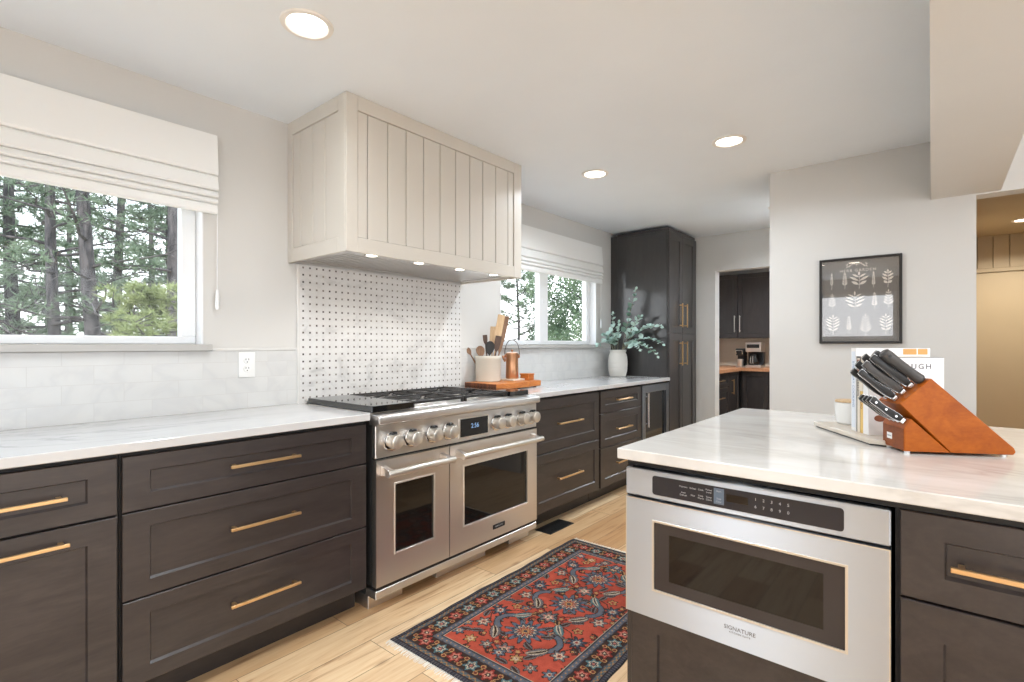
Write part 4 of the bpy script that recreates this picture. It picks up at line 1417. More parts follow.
def knife(base, dirn, ln, wd, th, label, group, rivets=True, mat='knife', hole=False, butt='steel', bolster=True):
    """base: where the handle leaves the block; dirn: handle direction (u, z) in the block frame"""
    d = Vector((dirn[0], dirn[1])).normalized()
    p = Vector((-d.y, d.x))            # across the handle in profile
    u0, n0, z0 = base

    def xf(a, b, c):                   # a along the handle, b across in profile, c thickness
        return kf(u0 + d.x * a + p.x * b, n0 + c, z0 + d.y * a + p.y * b)
    t = thing('kitchen_knife', xf(0, 0, 0), label, 'knife', group)
    # blade down into the block
    MB().box(-0.055, 0.0, -wd * 0.42, wd * 0.42, -0.001, 0.001, xf=xf).build('blade', M['blade'], t)
    if bolster:
        MB().box(0.0, 0.014, -wd * 0.45, wd * 0.45, -th * 0.42, th * 0.42, 0.0025, xf=xf).build('bolster', M['blade'], t)
    out = []
    n = 12
    for i in range(n + 1):
        f_ = i / n
        a = 0.0143 + (ln - 0.0143) * f_
        c_ = 0.12 * wd * math.sin(f_ * PI * 1.0) + 0.25 * wd * max(0, f_ - 0.75) * -1
        hw = wd * (0.44 + 0.08 * math.sin(f_ * PI * 2.2) + 0.06 * f_)
        if f_ > 0.93:
            hw *= 0.82
        out.append((a, c_, hw))
    for s in (-1, 1):
        q = MB()
        poly = [(a, c_ - hw) for a, c_, hw in out] + [(a, c_ + hw) for a, c_, hw in reversed(out)]
        q.prism([xf(a, b, s * 0.0022) for a, b in poly], Vector(xf(0, 0, s * th / 2)) - Vector(xf(0, 0, s * 0.0022)), 0.0028, seg=2)
        sc = q.build('handle_scale', M[mat], t)
    q = MB()
    poly = [(a, c_ - hw - 0.0013) for a, c_, hw in out] + [(a, c_ + hw + 0.0013) for a, c_, hw in reversed(out)]
    q.prism([xf(a, b, -0.0021) for a, b in poly], Vector(xf(0, 0, 0.0021)) - Vector(xf(0, 0, -0.0021)))
    q.build('tang', M['blade'], t)
    if rivets:
        for f_ in (0.2, 0.5, 0.8):
            a = ln * f_ + 0.008
            q = MB()
            for s in (-1, 1):
                q.lathe([(0, s * (th / 2 + 0.0004)), (0.0034, s * (th / 2 + 0.0004)), (0.0034, s * (th / 2 - 0.001)), (0, s * (th / 2 - 0.001))], (0, 0, 0), 14,
                        xf=lambda x, y, z, a=a: xf(a + x, 0.08 * wd + y, z))
            q.build('rivet', M['blade'], t)
    return t


hd = (-0.775, 0.635)
sa, sb = Vector((-0.012, 1.058)), Vector((0.067, 1.133))
rows = [(0.87, 'top row'), (0.62, 'second row'), (0.36, 'third row'), (0.12, 'lowest row')]
nm = {('top row', 0): None, ('top row', 1): ('chunky black handled knife behind the sharpening steel, top row of the block', 0.125, 0.023, 0.018),
      ('second row', 0): ('black kitchen knife just below the sharpening steel, near side', 0.138, 0.020, 0.015),
      ('second row', 1): ('black kitchen knife in the second row, far side of the block', 0.138, 0.020, 0.015),
      ('third row', 0): ('worn grey black kitchen knife in the third row, near side', 0.138, 0.021, 0.017),
      ('third row', 1): ('black kitchen knife in the third row, far side of the block', 0.135, 0.020, 0.015),
      ('lowest row', 0): ('slim black kitchen knife in the lowest row of the slanted block, near side', 0.128, 0.018, 0.014),
      ('lowest row', 1): ('slim black kitchen knife in the lowest row of the slanted block, far side', 0.128, 0.018, 0.014)}
for f_, rn in rows:
    for k, n in enumerate((0.034, 0.084)):
        pt = sa.lerp(sb, f_) + Vector((-0.7, 0.72)) * 0.001
        spec = nm[(rn, k)]
        if spec is None:
            # sharpening steel with a thick round handle
            d = Vector(hd).normalized()
            p = Vector((-d.y, d.x))

            def xs(x, y, z, pt=pt, n=n, d=d, p=p):
                return kf(pt.x + d.x * z + p.x * x, n - 0.008 + y, pt.y + d.y * z + p.y * x)
            t = thing('sharpening_steel', xs(0, 0, 0), 'sharpening steel with thick grey black handle, topmost in the knife block', 'sharpening steel')
            MB().lathe([(0, -0.06), (0.005, -0.06), (0.005, 0.0), (0, 0)], n=12, xf=xs).build('rod', M['blade'], t)
            MB().lathe([(0, 0.0003), (0.012, 0.0003), (0.0155, 0.006), (0.0145, 0.02), (0.0135, 0.05), (0.0145, 0.085), (0.0165, 0.112), (0.0155, 0.126), (0.009, 0.131), (0, 0.131)], n=20, xf=xs).build('handle', M['knife_worn'], t)
            MB().lathe([(0, -0.0006), (0.0045, -0.0006), (0.0045, 0.0006), (0, 0.0006)], n=14, xf=lambda x, y, z, xs=xs: xs(0.001 + x, -0.0163 + z, 0.114 + y)).build('hanging_hole', M['black'], t)
            continue
        knife((pt.x, n, pt.y), hd, spec[1], spec[2], spec[3], spec[0], 'knives in the block', rivets=False, mat='knife_worn' if 'worn' in spec[0] else 'knife')
for k, n in enumerate((0.016, 0.039, 0.062, 0.085)):
    lab = ['steak knife with three rivets, nearest of four low in the block', 'steak knife second nearest of the four low in the block',
           'steak knife third of the four low in the block', 'steak knife farthest of the four low in the block'][k]
    knife((0.008, n, 1.0045), (-0.80, 0.60), 0.108, 0.019, 0.0125, 'black handled ' + lab, 'steak knives in the block')

# ================================================================== RANGE SIDE: board, crock, pitcher
BA = Vector((-2.585, 2.566))
BU = Vector((0.995, -0.03)).normalized()
BV = Vector((-0.045, 0.999)).normalized()


def bpt(a, b, z):
    p = BA + BU * a + BV * b
    return (p.x, p.y, z)


BT = 0.963
cbd = thing('cutting_board', bpt(0.15, 0.24, 0.914), 'thick oiled wooden cutting board on the counter right of the range', 'cutting board')
MB().prism([bpt(a, b, 0.922) for a, b in ((0, 0), (0.312, 0), (0.312, 0.53), (0, 0.53))], (0, 0, BT - 0.922), 0.003).build('board', M['board_wood'], cbd)
MB().prism([bpt(a, b, 0.9235) for a, b in ((0.003, -0.0012), (0.309, -0.0012), (0.309, -0.0002), (0.003, -0.0002))], (0, 0, BT - 0.925)).build('end_grain', M['end_grain'], cbd)
for a in (0.03, 0.28):
    for b in (0.07, 0.49):
        MB().lathe([(0, 0.0), (0.012, 0.0), (0.012, 0.0075), (0, 0.0075)], bpt(a, b, 0.9143), 14).build('foot', M['dark_wood'], cbd)

cx, cy = -2.515, 2.735
cr = thing('utensil_crock', (cx, cy, BT), 'cream stoneware crock of wooden utensils on the cutting board', 'crock')
MB().lathe([(0, 0.0), (0.086, 0.0), (0.091, 0.005), (0.0925, 0.155), (0.096, 0.16), (0.097, 0.178), (0.094, 0.186), (0.086, 0.186), (0.083, 0.17), (0.082, 0.02), (0, 0.012)], (cx, cy, BT + 0.0003), 44).build('crock_body', M['crock'], cr)
CB = BT + 0.0135


def utensil(kind, name, label, ax, ay, tip, mat, head):
    """handle from inside the crock to `tip`; head = (length, width, thickness)"""
    p0 = Vector((cx + ax, cy + ay, CB + 0.006))
    p1 = Vector(tip)
    d = (p1 - p0).normalized()
    view = Vector((0.62, -0.78, 0))
    n = (view - d * view.dot(d)).normalized()
    s = d.cross(n)
    t = thing(name, p0, label, kind, 'utensils in the crock')
    hl, hw, ht = head
    pe = p1 - d * hl
    MB().tube([p0, p0.lerp(pe, 0.5), pe + d * 0.012], [0.006, 0.0055, 0.005], 10).build('handle', M[mat], t)
    q = MB()
    if kind == 'spoon':
        prof = [(0.0, 0.2), (0.2, 0.62), (0.45, 0.95), (0.7, 1.0), (0.9, 0.7), (1.0, 0.25)]
    elif kind == 'spatula':
        prof = [(0.0, 0.3), (0.2, 0.75), (0.45, 0.95), (0.97, 1.0), (1.0, 0.94)]
    else:
        prof = [(0.0, 0.95), (0.5, 1.0), (0.97, 1.0), (1.0, 0.9)]
    poly = [pe + d * hl * a + s * hw / 2 * b for a, b in prof] + [pe + d * hl * a - s * hw / 2 * b for a, b in reversed(prof)]
    q.prism([p + n * (-ht / 2) for p in poly], n * ht, min(0.002, ht * 0.3))
    if kind == 'spoon':
        q2 = MB()
        q2.lathe([(0, 0.0), (0.36, 0.0), (0.4, 0.03), (0.34, 0.02), (0, 0.0005)], n=20, xf=lambda x, y, z: tuple(pe + d * (hl * 0.58 + x * hl) + s * (y * hw) + n * (ht / 2 + 0.0003 + z * 0.06)))
        hd_ = q.build('spoon_bowl', M[mat], t)
        q2.build('bowl_rim', M[mat], hd_)
    else:
        q.build('head', M[mat], t)
    return t


R3 = Vector((0.767, 0.642, 0))


def tipat(dx, dz, back=0.0):
    p = Vector((cx, cy, BT)) + R3 * dx + Vector((-0.64, 0.767, 0)) * back
    return (p.x, p.y, BT + dz)


utensil('spoon', 'wooden_spoon', 'small reddish wooden spoon leaning out to the left of the crock', -0.03, -0.01, tipat(-0.155, 0.245), 'mid_wood', (0.06, 0.036, 0.008))
utensil('spoon', 'wooden_spoon', 'brown wooden spoon with round bowl at the left of the crock', -0.01, -0.03, tipat(-0.06, 0.258, -0.02), 'mid_wood', (0.085, 0.062, 0.01))
utensil('spatula', 'wooden_spatula', 'dark narrow spatula standing at the back left of the crock', -0.02, 0.03, tipat(-0.025, 0.338, 0.03), 'dark_wood', (0.07, 0.034, 0.006))
utensil('spoon', 'slotted_spoon', 'black slotted spoon in the middle of the crock', 0.0, -0.01, tipat(0.018, 0.292, -0.01), 'black', (0.10, 0.068, 0.008))
utensil('paddle', 'wooden_paddle', 'tall pale wooden paddle, highest of the utensils', 0.01, 0.01, tipat(0.098, 0.485, 0.02), 'pale_wood', (0.20, 0.052, 0.009))
utensil('paddle', 'wooden_paddle', 'short wide brown paddle behind the pale one', -0.005, 0.03, tipat(0.04, 0.40, 0.045), 'pale_wood', (0.16, 0.05, 0.008))
utensil('paddle', 'wooden_paddle', 'tall tan wooden paddle leaning to the right of the pale one', 0.03, 0.03, tipat(0.135, 0.475, 0.05), 'mid_wood', (0.19, 0.04, 0.008))
utensil('spatula', 'wooden_spatula', 'dark grey brown spatula at the right of the crock', 0.03, 0.0, tipat(0.078, 0.33, 0.0), 'dark_wood', (0.115, 0.046, 0.008))
utensil('spatula', 'wooden_spatula', 'narrow dark brown spatula at the right rim of the crock', 0.04, 0.015, tipat(0.10, 0.30, 0.025), 'mid_wood', (0.10, 0.03, 0.007))

px_, py_ = -2.455, 2.935
co = tag(MB().prism([(px_ + a, py_ + b, BT + 0.0003) for a, b in ((-0.066, -0.068), (0.07, -0.068), (0.07, 0.066), (-0.066, 0.066))], (0, 0, 0.0125), 0.002).build('coaster', M['slab']), 'square pale stone coaster under the copper canister', 'coaster')
cz_ = BT + 0.0132
cn = thing('copper_canister', (px_, py_, cz_), 'tall copper canister with wire bail handle on the cutting board', 'canister')
MB().lathe([(0, 0.0), (0.047, 0.0), (0.049, 0.004), (0.047, 0.08), (0.0455, 0.17), (0.047, 0.176), (0.0475, 0.186), (0.0445, 0.186), (0.043, 0.17), (0, 0.165)], (px_, py_, cz_), 36).build('canister_body', M['copper'], cn)
MB().lathe([(0, 0.1865), (0.0465, 0.1865), (0.0465, 0.192), (0.03, 0.197), (0.006, 0.199), (0.006, 0.206), (0.009, 0.21), (0.006, 0.216), (0, 0.217)], (px_, py_, cz_), 32).build('lid', M['copper'], cn)
hp = []
for k in range(21):
    a = PI * k / 20
    q = Vector((px_, py_, cz_)) + R3 * (-0.055 * math.cos(a))
    hp.append((q.x, q.y, cz_ + 0.172 + 0.118 * math.sin(a) ** 0.8))
MB().tube(hp, 0.0028, 8).build('bail_handle', M['wire'], cn)
for s in (-1, 1):
    q = Vector((px_, py_, cz_)) + R3 * (0.052 * s)
    MB().box(q.x - 0.006, q.x + 0.006, q.y - 0.006, q.y + 0.006, cz_ + 0.155, cz_ + 0.18, 0.002).build('handle_lug', M['copper'], cn)
q = Vector((px_, py_, cz_)) - R3 * 0.048
MB().tube([(q.x, q.y, cz_ + 0.13), (q.x - 0.012, q.y - 0.01, cz_ + 0.15), (q.x - 0.018, q.y - 0.015, cz_ + 0.172)], [0.012, 0.009, 0.006], 10).build('spout', M['copper'], cn)

t = thing('wooden_box', (-2.40, 3.05, BT), 'small orange wooden salt box behind the copper canister', 'box')
MB().box(-2.44, -2.36, 3.012, 3.082, BT + 0.0003, 1.0, 0.003).build('box_body', M['board_wood'], t)
MB().box(-2.443, -2.357, 3.009, 3.085, 1.0003, 1.012, 0.003).build('lid', M['board_wood'], t)

# ================================================================== VASE AND EUCALYPTUS
vx, vy = -2.47, 4.605
vs = thing('vase', (vx, vy, 0.914), 'white ribbed ceramic vase on the counter by the tall cabinet', 'vase')
prof = [(0, 0.0), (0.072, 0.0), (0.078, 0.004), (0.09, 0.05)]
for zz in (0.085, 0.135, 0.185):
    prof += [(0.0965 - abs(zz - 0.13) * 0.06, zz - 0.004), (0.0945 - abs(zz - 0.13) * 0.06, zz), (0.0965 - abs(zz - 0.13) * 0.06, zz + 0.004)]
prof += [(0.084, 0.222), (0.076, 0.236), (0.079, 0.242), (0.084, 0.256), (0.083, 0.264), (0.077, 0.264), (0.07, 0.24), (0.08, 0.2), (0.085, 0.1), (0.07, 0.02), (0, 0.015)]
MB().lathe(prof, (vx, vy, 0.9143), 44).build('vase_body', M['vase'], vs)
rnd = random.Random(11)


def leaf_verts(mb, p, d, up, ln, wd, mi=0):
    """round-ended cupped leaf"""
    d = d.normalized()
    s = d.cross(up)
    if s.length < 1e-3:
        s = Vector((1, 0, 0))
    s.normalize()
    n = s.cross(d)
    prof_ = [(0.0, 0.08), (0.2, 0.62), (0.5, 1.0), (0.8, 0.72), (1.0, 0.1)]
    L_, R_, C_ = [], [], []
    for a, b in prof_:
        z = n * (0.10 * ln * math.sin(a * PI))
        C_.append(p + d * ln * a + z)
        L_.append(p + d * ln * a + s * wd / 2 * b + z + n * 0.06 * wd * b)
        R_.append(p + d * ln * a - s * wd / 2 * b + z + n * 0.06 * wd * b)
    k = len(prof_)
    vs_ = L_ + C_ + R_
    fs = []
    for i in range(k - 1):
        fs += [(i, i + 1, k + i + 1, k + i), (k + i, k + i + 1, 2 * k + i + 1, 2 * k + i)]
    mb.faces_from(vs_, fs, mi)


def euc(tip, mid_lift, label, leaves, size, dark=0.2, start=0.25, y0=None):
    a = rnd.uniform(0, 2 * PI)
    rim = Vector((vx + 0.04 * math.cos(a), vy + 0.04 * math.sin(a), 1.175))
    tip = Vector(tip)
    out_ = (tip - rim)
    rim = Vector((vx, vy, 1.17)) + Vector((out_.x, out_.y, 0)).normalized() * 0.05
    p0 = Vector((vx, vy, 1.0)) - Vector((out_.x, out_.y, 0)).normalized() * 0.03
    ctrl = rim + (tip - rim) * 0.45 + Vector((0, 0, mid_lift))
    pts = [p0, p0.lerp(rim, 0.5)]
    for i in range(13):
        f_ = i / 12
        pts.append((1 - f_) ** 2 * rim + 2 * f_ * (1 - f_) * ctrl + f_ * f_ * tip)
    t = thing('eucalyptus_stem', (vx, vy, 1.0), label, 'eucalyptus', 'eucalyptus stems in the white vase')
    MB().tube(pts, [0.003] * 2 + [0.0028 - 0.0014 * i / 12 for i in range(13)], 6).build('twig', M['stem'], t)
    q = MB()
    for i in range(leaves):
        f_ = start + (1 - start) * (i + 0.5) / leaves
        p = (1 - f_) ** 2 * rim + 2 * f_ * (1 - f_) * ctrl + f_ * f_ * tip
        tg = (2 * (1 - f_) * (ctrl - rim) + 2 * f_ * (tip - ctrl)).normalized()
        az = rnd.uniform(0, 2 * PI)
        for s in (0, PI):
            side = Vector((math.cos(az + s), math.sin(az + s), rnd.uniform(-0.2, 0.5)))
            d = (side + tg * 0.7)
            sz = size * rnd.uniform(0.95, 1.45) * (1.0 - 0.35 * f_)
            if p.y + d.normalized().y * sz > 4.74:
                d.y = -abs(d.y)
            if p.x + d.normalized().x * sz < -2.59:
                d.x = abs(d.x)
            leaf_verts(q, p, d, Vector((rnd.uniform(-.5, .5), rnd.uniform(-.9, -.2), 0.7)), sz, sz * 0.8, 1 if rnd.random() < dark else 0)
    leaf_verts(q, tip - Vector((0, 0, 0.005)), tip - ctrl, Vector((0.3, -0.8, 0.3)), size * 0.6, size * 0.45, 0)
    q.build('leaves', [M['leaf'], M['leaf_d']], t, smooth=60, normals=False)


euc((-2.575, 4.40, 1.235), 0.12, 'eucalyptus stem drooping left over the windowsill end', 8, 0.062, 0.05)
euc((-2.55, 4.47, 1.33), 0.09, 'leafy eucalyptus stem low on the left of the vase', 8, 0.062, 0.1)
euc((-2.50, 4.56, 1.54), 0.02, 'upright eucalyptus stem with pale leaves left of the middle', 7, 0.05, 0.1)
euc((-2.27, 4.60, 1.77), 0.05, 'tallest eucalyptus stem in the vase', 9, 0.058, 0.5)
euc((-2.21, 4.58, 1.50), 0.06, 'eucalyptus stem right of the tallest one', 8, 0.056, 0.35)
euc((-2.00, 4.55, 1.40), 0.17, 'eucalyptus stem arching right with large pale leaves at its end', 8, 0.064, 0.2)
euc((-1.985, 4.56, 1.24), 0.16, 'long eucalyptus stem reaching furthest right', 9, 0.056, 0.4)
euc((-2.01, 4.50, 1.13), 0.18, 'eucalyptus stem bending down to the right of the vase', 9, 0.055, 0.55)
euc((-2.17, 4.46, 1.19), 0.10, 'short pale eucalyptus stem low in front on the right', 7, 0.06, 0.1)
euc((-2.40, 4.50, 1.45), 0.04, 'eucalyptus stem standing in front of the tallest one', 7, 0.055, 0.15)
euc((-2.45, 4.47, 1.29), 0.04, 'short bushy eucalyptus stem at the front of the vase', 7, 0.06, 0.1)


# ================================================================== RUG
RW, RL = 0.83, 1.42
RR = math.radians(0.8)
RO = Vector((-1.752, 1.300))


def rug_colors(nx, ny):
    u, v = np.meshgrid((np.arange(nx) + 0.5) / nx * RW, (np.arange(ny) + 0.5) / ny * RL, indexing='ij')
    rs = np.random.RandomState(4)

    def sm(n0, n1):
        a = rs.rand(n0, n1)
        xi = np.linspace(0, n0 - 1.001, nx)
        yi = np.linspace(0, n1 - 1.001, ny)
        x0 = xi.astype(int)
        y0 = yi.astype(int)
        fx = (xi - x0)[:, None]
        fy_ = (yi - y0)[None, :]
        return a[x0][:, y0] * (1 - fx) * (1 - fy_) + a[x0 + 1][:, y0] * fx * (1 - fy_) + a[x0][:, y0 + 1] * (1 - fx) * fy_ + a[x0 + 1][:, y0 + 1] * fx * fy_
    C = lambda *c: np.array(lin(c)[:3])
    SAL, RED, NAVY, BRN, TAN, CRM, BLU, TEAL, PNK, GRY = C(170, 76, 58), C(134, 54, 46), C(58, 58, 66), C(60, 44, 38), C(170, 128, 84), C(184, 168, 144), C(88, 96, 108), C(82, 108, 112), C(178, 112, 96), C(104, 98, 98)
    img = np.zeros((nx, ny, 3))
    ab = sm(3, 14)[..., None]
    img[:] = SAL * (0.8 + 0.3 * ab) * (1 - 0.25 * (ab > 0.62)) + RED * 0.12
    wob = (sm(60, 110) - 0.5) * 0.010

    def put(mask, col):
        img[mask] = col

    def rosette(cu, cv, r, pet, cols, rot=0.0, amp=0.28):
        du, dv = u - cu, v - cv
        rr = np.hypot(du, dv) + wob * 0.5
        an = np.arctan2(dv, du) + rot
        k = 1 + amp * np.cos(pet * an)
        for f_, c_ in cols:
            put(rr < r * f_ * k, c_)

    def leaf(cu, cv, ang, ln, wd, cols, teeth=9, bend=0.0):
        du, dv = u - cu, v - cv
        a = du * math.cos(ang) + dv * math.sin(ang)
        b = -du * math.sin(ang) + dv * math.cos(ang) - bend * ((a / ln) ** 2 - 0.25) * ln
        t_ = (a / ln + 0.5)
        prof_ = np.where((t_ > 0) & (t_ < 1), np.sin(np.clip(t_, 0, 1) * PI) ** 0.6, 0)
        saw = 0.78 + 0.3 * np.abs(((t_ * teeth) % 1) - 0.5) * 2
        for f_, c_ in cols:
            put((np.abs(b) < wd * f_ * prof_ * saw) & (prof_ > 0.05 + (1 - f_) * 0.25), c_)

    def vine(pts, wd, col):
        for (a0, b0), (a1, b1) in zip(pts, pts[1:]):
            L2 = (a1 - a0) ** 2 + (b1 - b0) ** 2
            t_ = np.clip(((u - a0) * (a1 - a0) + (v - b0) * (b1 - b0)) / L2, 0, 1)
            put(np.hypot(u - a0 - t_ * (a1 - a0), v - b0 - t_ * (b1 - b0)) < wd + wob * 0.15, col)

    def arc(cu, cv, r, a0, a1, wd, col, dotc=None, dots=12):
        du, dv = u - cu, v - cv
        an = (np.arctan2(dv, du) - a0) % (2 * PI)
        rr = np.hypot(du, dv) + wob * 0.4
        m_ = (np.abs(rr - r) < wd) & (an < (a1 - a0))
        put(m_, col)
        if dotc is not None:
            put(m_ & (np.abs(rr - r) < wd * 0.45) & (((an / (a1 - a0) * dots) % 1) < 0.5), dotc)
    cu = RW / 2
    I0 = 0.165
    for v0 in (0.40, 0.71, 1.02):
        # vine skeleton
        for s in (-1, 1):
            vine([(cu, v0 - 0.16), (cu + s * 0.07, v0 - 0.10), (cu + s * 0.16, v0 - 0.06), (cu + s * 0.22, v0 + 0.02), (cu + s * 0.15, v0 + 0.11), (cu + s * 0.05, v0 + 0.14), (cu, v0 + 0.16)], 0.0028, BRN)
            vine([(cu + s * 0.22, v0 + 0.02), (cu + s * 0.245, v0 + 0.10)], 0.0025, BRN)
    sp_ = [(-0.24, 0.0), (0.24, 0.02), (-0.13, -0.12), (0.13, -0.12), (-0.24, -0.12), (0.24, 0.13), (-0.08, 0.06), (0.08, 0.06), (-0.05, -0.07), (0.05, -0.075), (-0.24, 0.10), (0.245, -0.10), (-0.17, 0.02), (0.17, 0.03), (-0.02, 0.10), (0.10, 0.155), (-0.11, 0.16)]
    for v0 in (0.40, 0.71, 1.02, 0.555, 0.865, 0.27, 1.16):
        for i, (a, b) in enumerate(sp_):
            if v0 in (0.555, 0.865, 0.27, 1.16) and i % 3 == 1:
                continue
            a += rs.uniform(-0.02, 0.02)
            b += rs.uniform(-0.02, 0.02)
            if i % 3 == 0:
                leaf(cu + a, v0 + b, rs.uniform(0, PI), 0.062, 0.014, [(1.25, BRN), (1.0, (GRY, TEAL, TAN)[i % 3]), (0.45, BRN)], 7, rs.uniform(-0.4, 0.4))
            elif i % 3 == 1:
                rosette(cu + a, v0 + b, 0.017, 5, [(1.35, BRN), (1.05, (BLU, GRY)[i % 2]), (0.55, TAN), (0.25, RED)], i)
            else:
                arc(cu + a, v0 + b, 0.02, i, i + 3.6, 0.005, BRN)
                rosette(cu + a, v0 + b, 0.010, 4, [(1.2, BRN), (0.7, TAN)], i)
    flip = 1
    for v0 in (0.40, 0.71, 1.02):
        flip = -flip
        rosette(cu + 0.01 * flip, v0, 0.062, 12, [(1.25, BRN), (1.12, BLU), (0.82, NAVY), (0.62, CRM), (0.5, RED), (0.3, TAN), (0.15, NAVY)], 0.2)
        for s in (-1, 1):
            arc(cu + s * 0.105, v0 + 0.015 * s * flip, 0.060, -1.3 + (0 if s > 0 else PI), 1.5 + (0 if s > 0 else PI), 0.0165, BRN)
            arc(cu + s * 0.105, v0 + 0.015 * s * flip, 0.060, -1.25 + (0 if s > 0 else PI), 1.45 + (0 if s > 0 else PI), 0.012, BLU, GRY, 16)
            leaf(cu + s * 0.115, v0 - 0.085, 0.9 * s + (0 if s > 0 else PI), 0.10, 0.024, [(1.2, BRN), (1.0, GRY), (0.5, CRM), (0.25, BRN)], 11, 0.3)
            leaf(cu + s * 0.10, v0 + 0.10, 2.3 * s, 0.095, 0.022, [(1.2, BRN), (1.0, TEAL), (0.45, CRM), (0.2, NAVY)], 11, -0.3)
            rosette(cu + s * 0.20, v0 - 0.055, 0.026, 6, [(1.25, BRN), (1.05, GRY), (0.7, CRM), (0.45, PNK), (0.25, BRN)], 0.5)
            rosette(cu + s * 0.205, v0 + 0.065, 0.030, 8, [(1.25, BRN), (1.05, NAVY), (0.7, BLU), (0.45, CRM), (0.25, RED)], 0.1)
            rosette(cu + s * 0.055, v0 - 0.135, 0.018, 5, [(1.3, BRN), (1.0, RED), (0.5, TAN)], 0.9)
            rosette(cu + s * 0.165, v0 + 0.14, 0.017, 5, [(1.3, BRN), (1.0, TAN), (0.5, RED)], 0.3)
            leaf(cu + s * 0.055, v0 + 0.145, 1.57 + 0.6 * s, 0.055, 0.014, [(1.25, BRN), (1.0, TAN), (0.5, BRN)], 5)
        rosette(cu, v0 + 0.155, 0.036, 8, [(1.25, BRN), (1.05, TEAL), (0.75, NAVY), (0.5, TAN), (0.3, CRM), (0.15, RED)], 0.4)
        rosette(cu, v0 - 0.155, 0.030, 6, [(1.25, BRN), (1.05, GRY), (0.7, PNK), (0.45, CRM), (0.2, BRN)], 0.0)
    for s in (-1, 1):                        # field ends
        ve = RL / 2 + s * (RL / 2 - I0 - 0.05)
        for k in range(-3, 4):
            rosette(cu + k * 0.078, ve + 0.012 * (k % 2), 0.021, 6, [(1.25, BRN), (1.0, (BLU, TAN, GRY)[k % 3]), (0.5, CRM), (0.25, RED)], k)
    # borders
    e = np.minimum(np.minimum(u, RW - u), np.minimum(v, RL - v)) + wob * 0.25
    along = np.where(np.minimum(u, RW - u) < np.minimum(v, RL - v), v, u)
    put(e < 0.160, CRM * 0.75)
    put(e < 0.156, NAVY)
    put(e < 0.150, GRY * 0.8)
    put((e < 0.150) & (e > 0.130) & (np.abs(((along / 0.026) % 1) - 0.5) + np.abs(e - 0.140) / 0.02 < 0.55), BLU)
    put((e < 0.150) & (e > 0.130) & (np.abs(((along / 0.026) % 1) - 0.5) + np.abs(e - 0.140) / 0.02 < 0.2), TAN)
    put(e < 0.128, NAVY * 0.8)
    put(e < 0.124, BRN)
    ph = (along / 0.086)
    k_ = np.floor(ph).astype(int)
    a_ = (ph % 1 - 0.5) * 0.086
    b_ = e - 0.085
    inb = (e < 0.122) & (e > 0.048)
    put(inb & (np.abs(b_ - 0.02 * np.sin(ph * 2 * PI)) < 0.003), TAN)
    rr = np.hypot(a_, b_) * (1 + 0.22 * np.cos(6 * np.arctan2(b_, a_)))
    for par, cols in ((0, [(0.030, BRN * 0.6), (0.027, TEAL), (0.018, CRM), (0.013, NAVY), (0.006, PNK)]), (1, [(0.031, BRN * 0.6), (0.028, RED), (0.019, PNK), (0.011, BRN), (0.005, CRM)])):
        for r_, c_ in cols:
            put(inb & (k_ % 2 == par) & (rr < r_), c_)
    a2 = ((ph + 0.5) % 1 - 0.5) * 0.086
    r2 = np.hypot(a2, np.abs(b_) - 0.022)
    put(inb & (r2 < 0.011), TAN)
    put(inb & (r2 < 0.007), (RED + BRN) / 2)
    put(e < 0.048, NAVY * 0.8)
    put(e < 0.044, GRY * 0.75)
    z_ = np.abs(((along / 0.03) % 1) - 0.5) * 2
    put((e < 0.043) & (e > 0.023) & (np.abs(e - 0.026 - z_ * 0.013) < 0.003), TAN * 0.8)
    put((e < 0.043) & (e > 0.023) & (np.abs(e - 0.038 + z_ * 0.010) < 0.0022), TEAL * 0.8)
    put(e < 0.023, BRN * 0.8)
    put(e < 0.019, NAVY * 0.9)
    put((e < 0.016) & (((along / 0.014) % 1) < 0.4), GRY * 0.7)
    img *= (0.90 + 0.2 * rs.rand(nx, ny))[..., None]           # wool flecks
    img *= (0.72 + 0.3 * sm(40, 70))[..., None]
    return np.clip(img, 0, 1)


def rpt(a, b, z):
    return (RO.x + a * math.cos(RR) - b * math.sin(RR), RO.y + a * math.sin(RR) + b * math.cos(RR), z)


rug = thing('rug', rpt(RW / 2, RL / 2, 0), 'red and navy oriental runner rug on the oak floor before the range', 'rug')
nx, ny = 250, 426
cols = rug_colors(nx, ny)
gx_, gy_ = np.meshgrid(np.linspace(0, RW, nx + 1), np.linspace(0, RL, ny + 1), indexing='ij')
ox, oy, oz = ORG[rug.name]
edge = np.minimum(np.minimum(gx_, RW - gx_), np.minimum(gy_, RL - gy_))
zz = np.where(edge < 0.001, 0.001, 0.0075)
side = 0.004 * np.sin(gy_ * 9.0) + 0.002 * np.sin(gy_ * 31)
gx2 = gx_ + side * (np.abs(gx_ / RW - 0.5) * 2) ** 4
X_ = RO.x + gx2 * math.cos(RR) - gy_ * math.sin(RR) - ox
Y_ = RO.y + gx2 * math.sin(RR) + gy_ * math.cos(RR) - oy
V_ = np.stack([X_, Y_, zz], -1).reshape(-1, 3)
idx = np.arange((nx + 1) * (ny + 1)).reshape(nx + 1, ny + 1)
F_ = np.stack([idx[:-1, :-1], idx[1:, :-1], idx[1:, 1:], idx[:-1, 1:]], -1).reshape(-1, 4)
me = bpy.data.meshes.new('pile')
me.from_pydata(V_.tolist(), [], F_.tolist())
at = me.color_attributes.new('weave', 'FLOAT_COLOR', 'CORNER')
cc_ = np.ones((nx * ny, 4, 4), dtype=np.float32)
cc_[:, :, :3] = cols.reshape(-1, 1, 3)
at.data.foreach_set('color', cc_.ravel())
m = new_mat('rug_wool', (160, 70, 56), 0.95, 0, 0.1)
va = N(m, 'ShaderNodeVertexColor', layer_name='weave')
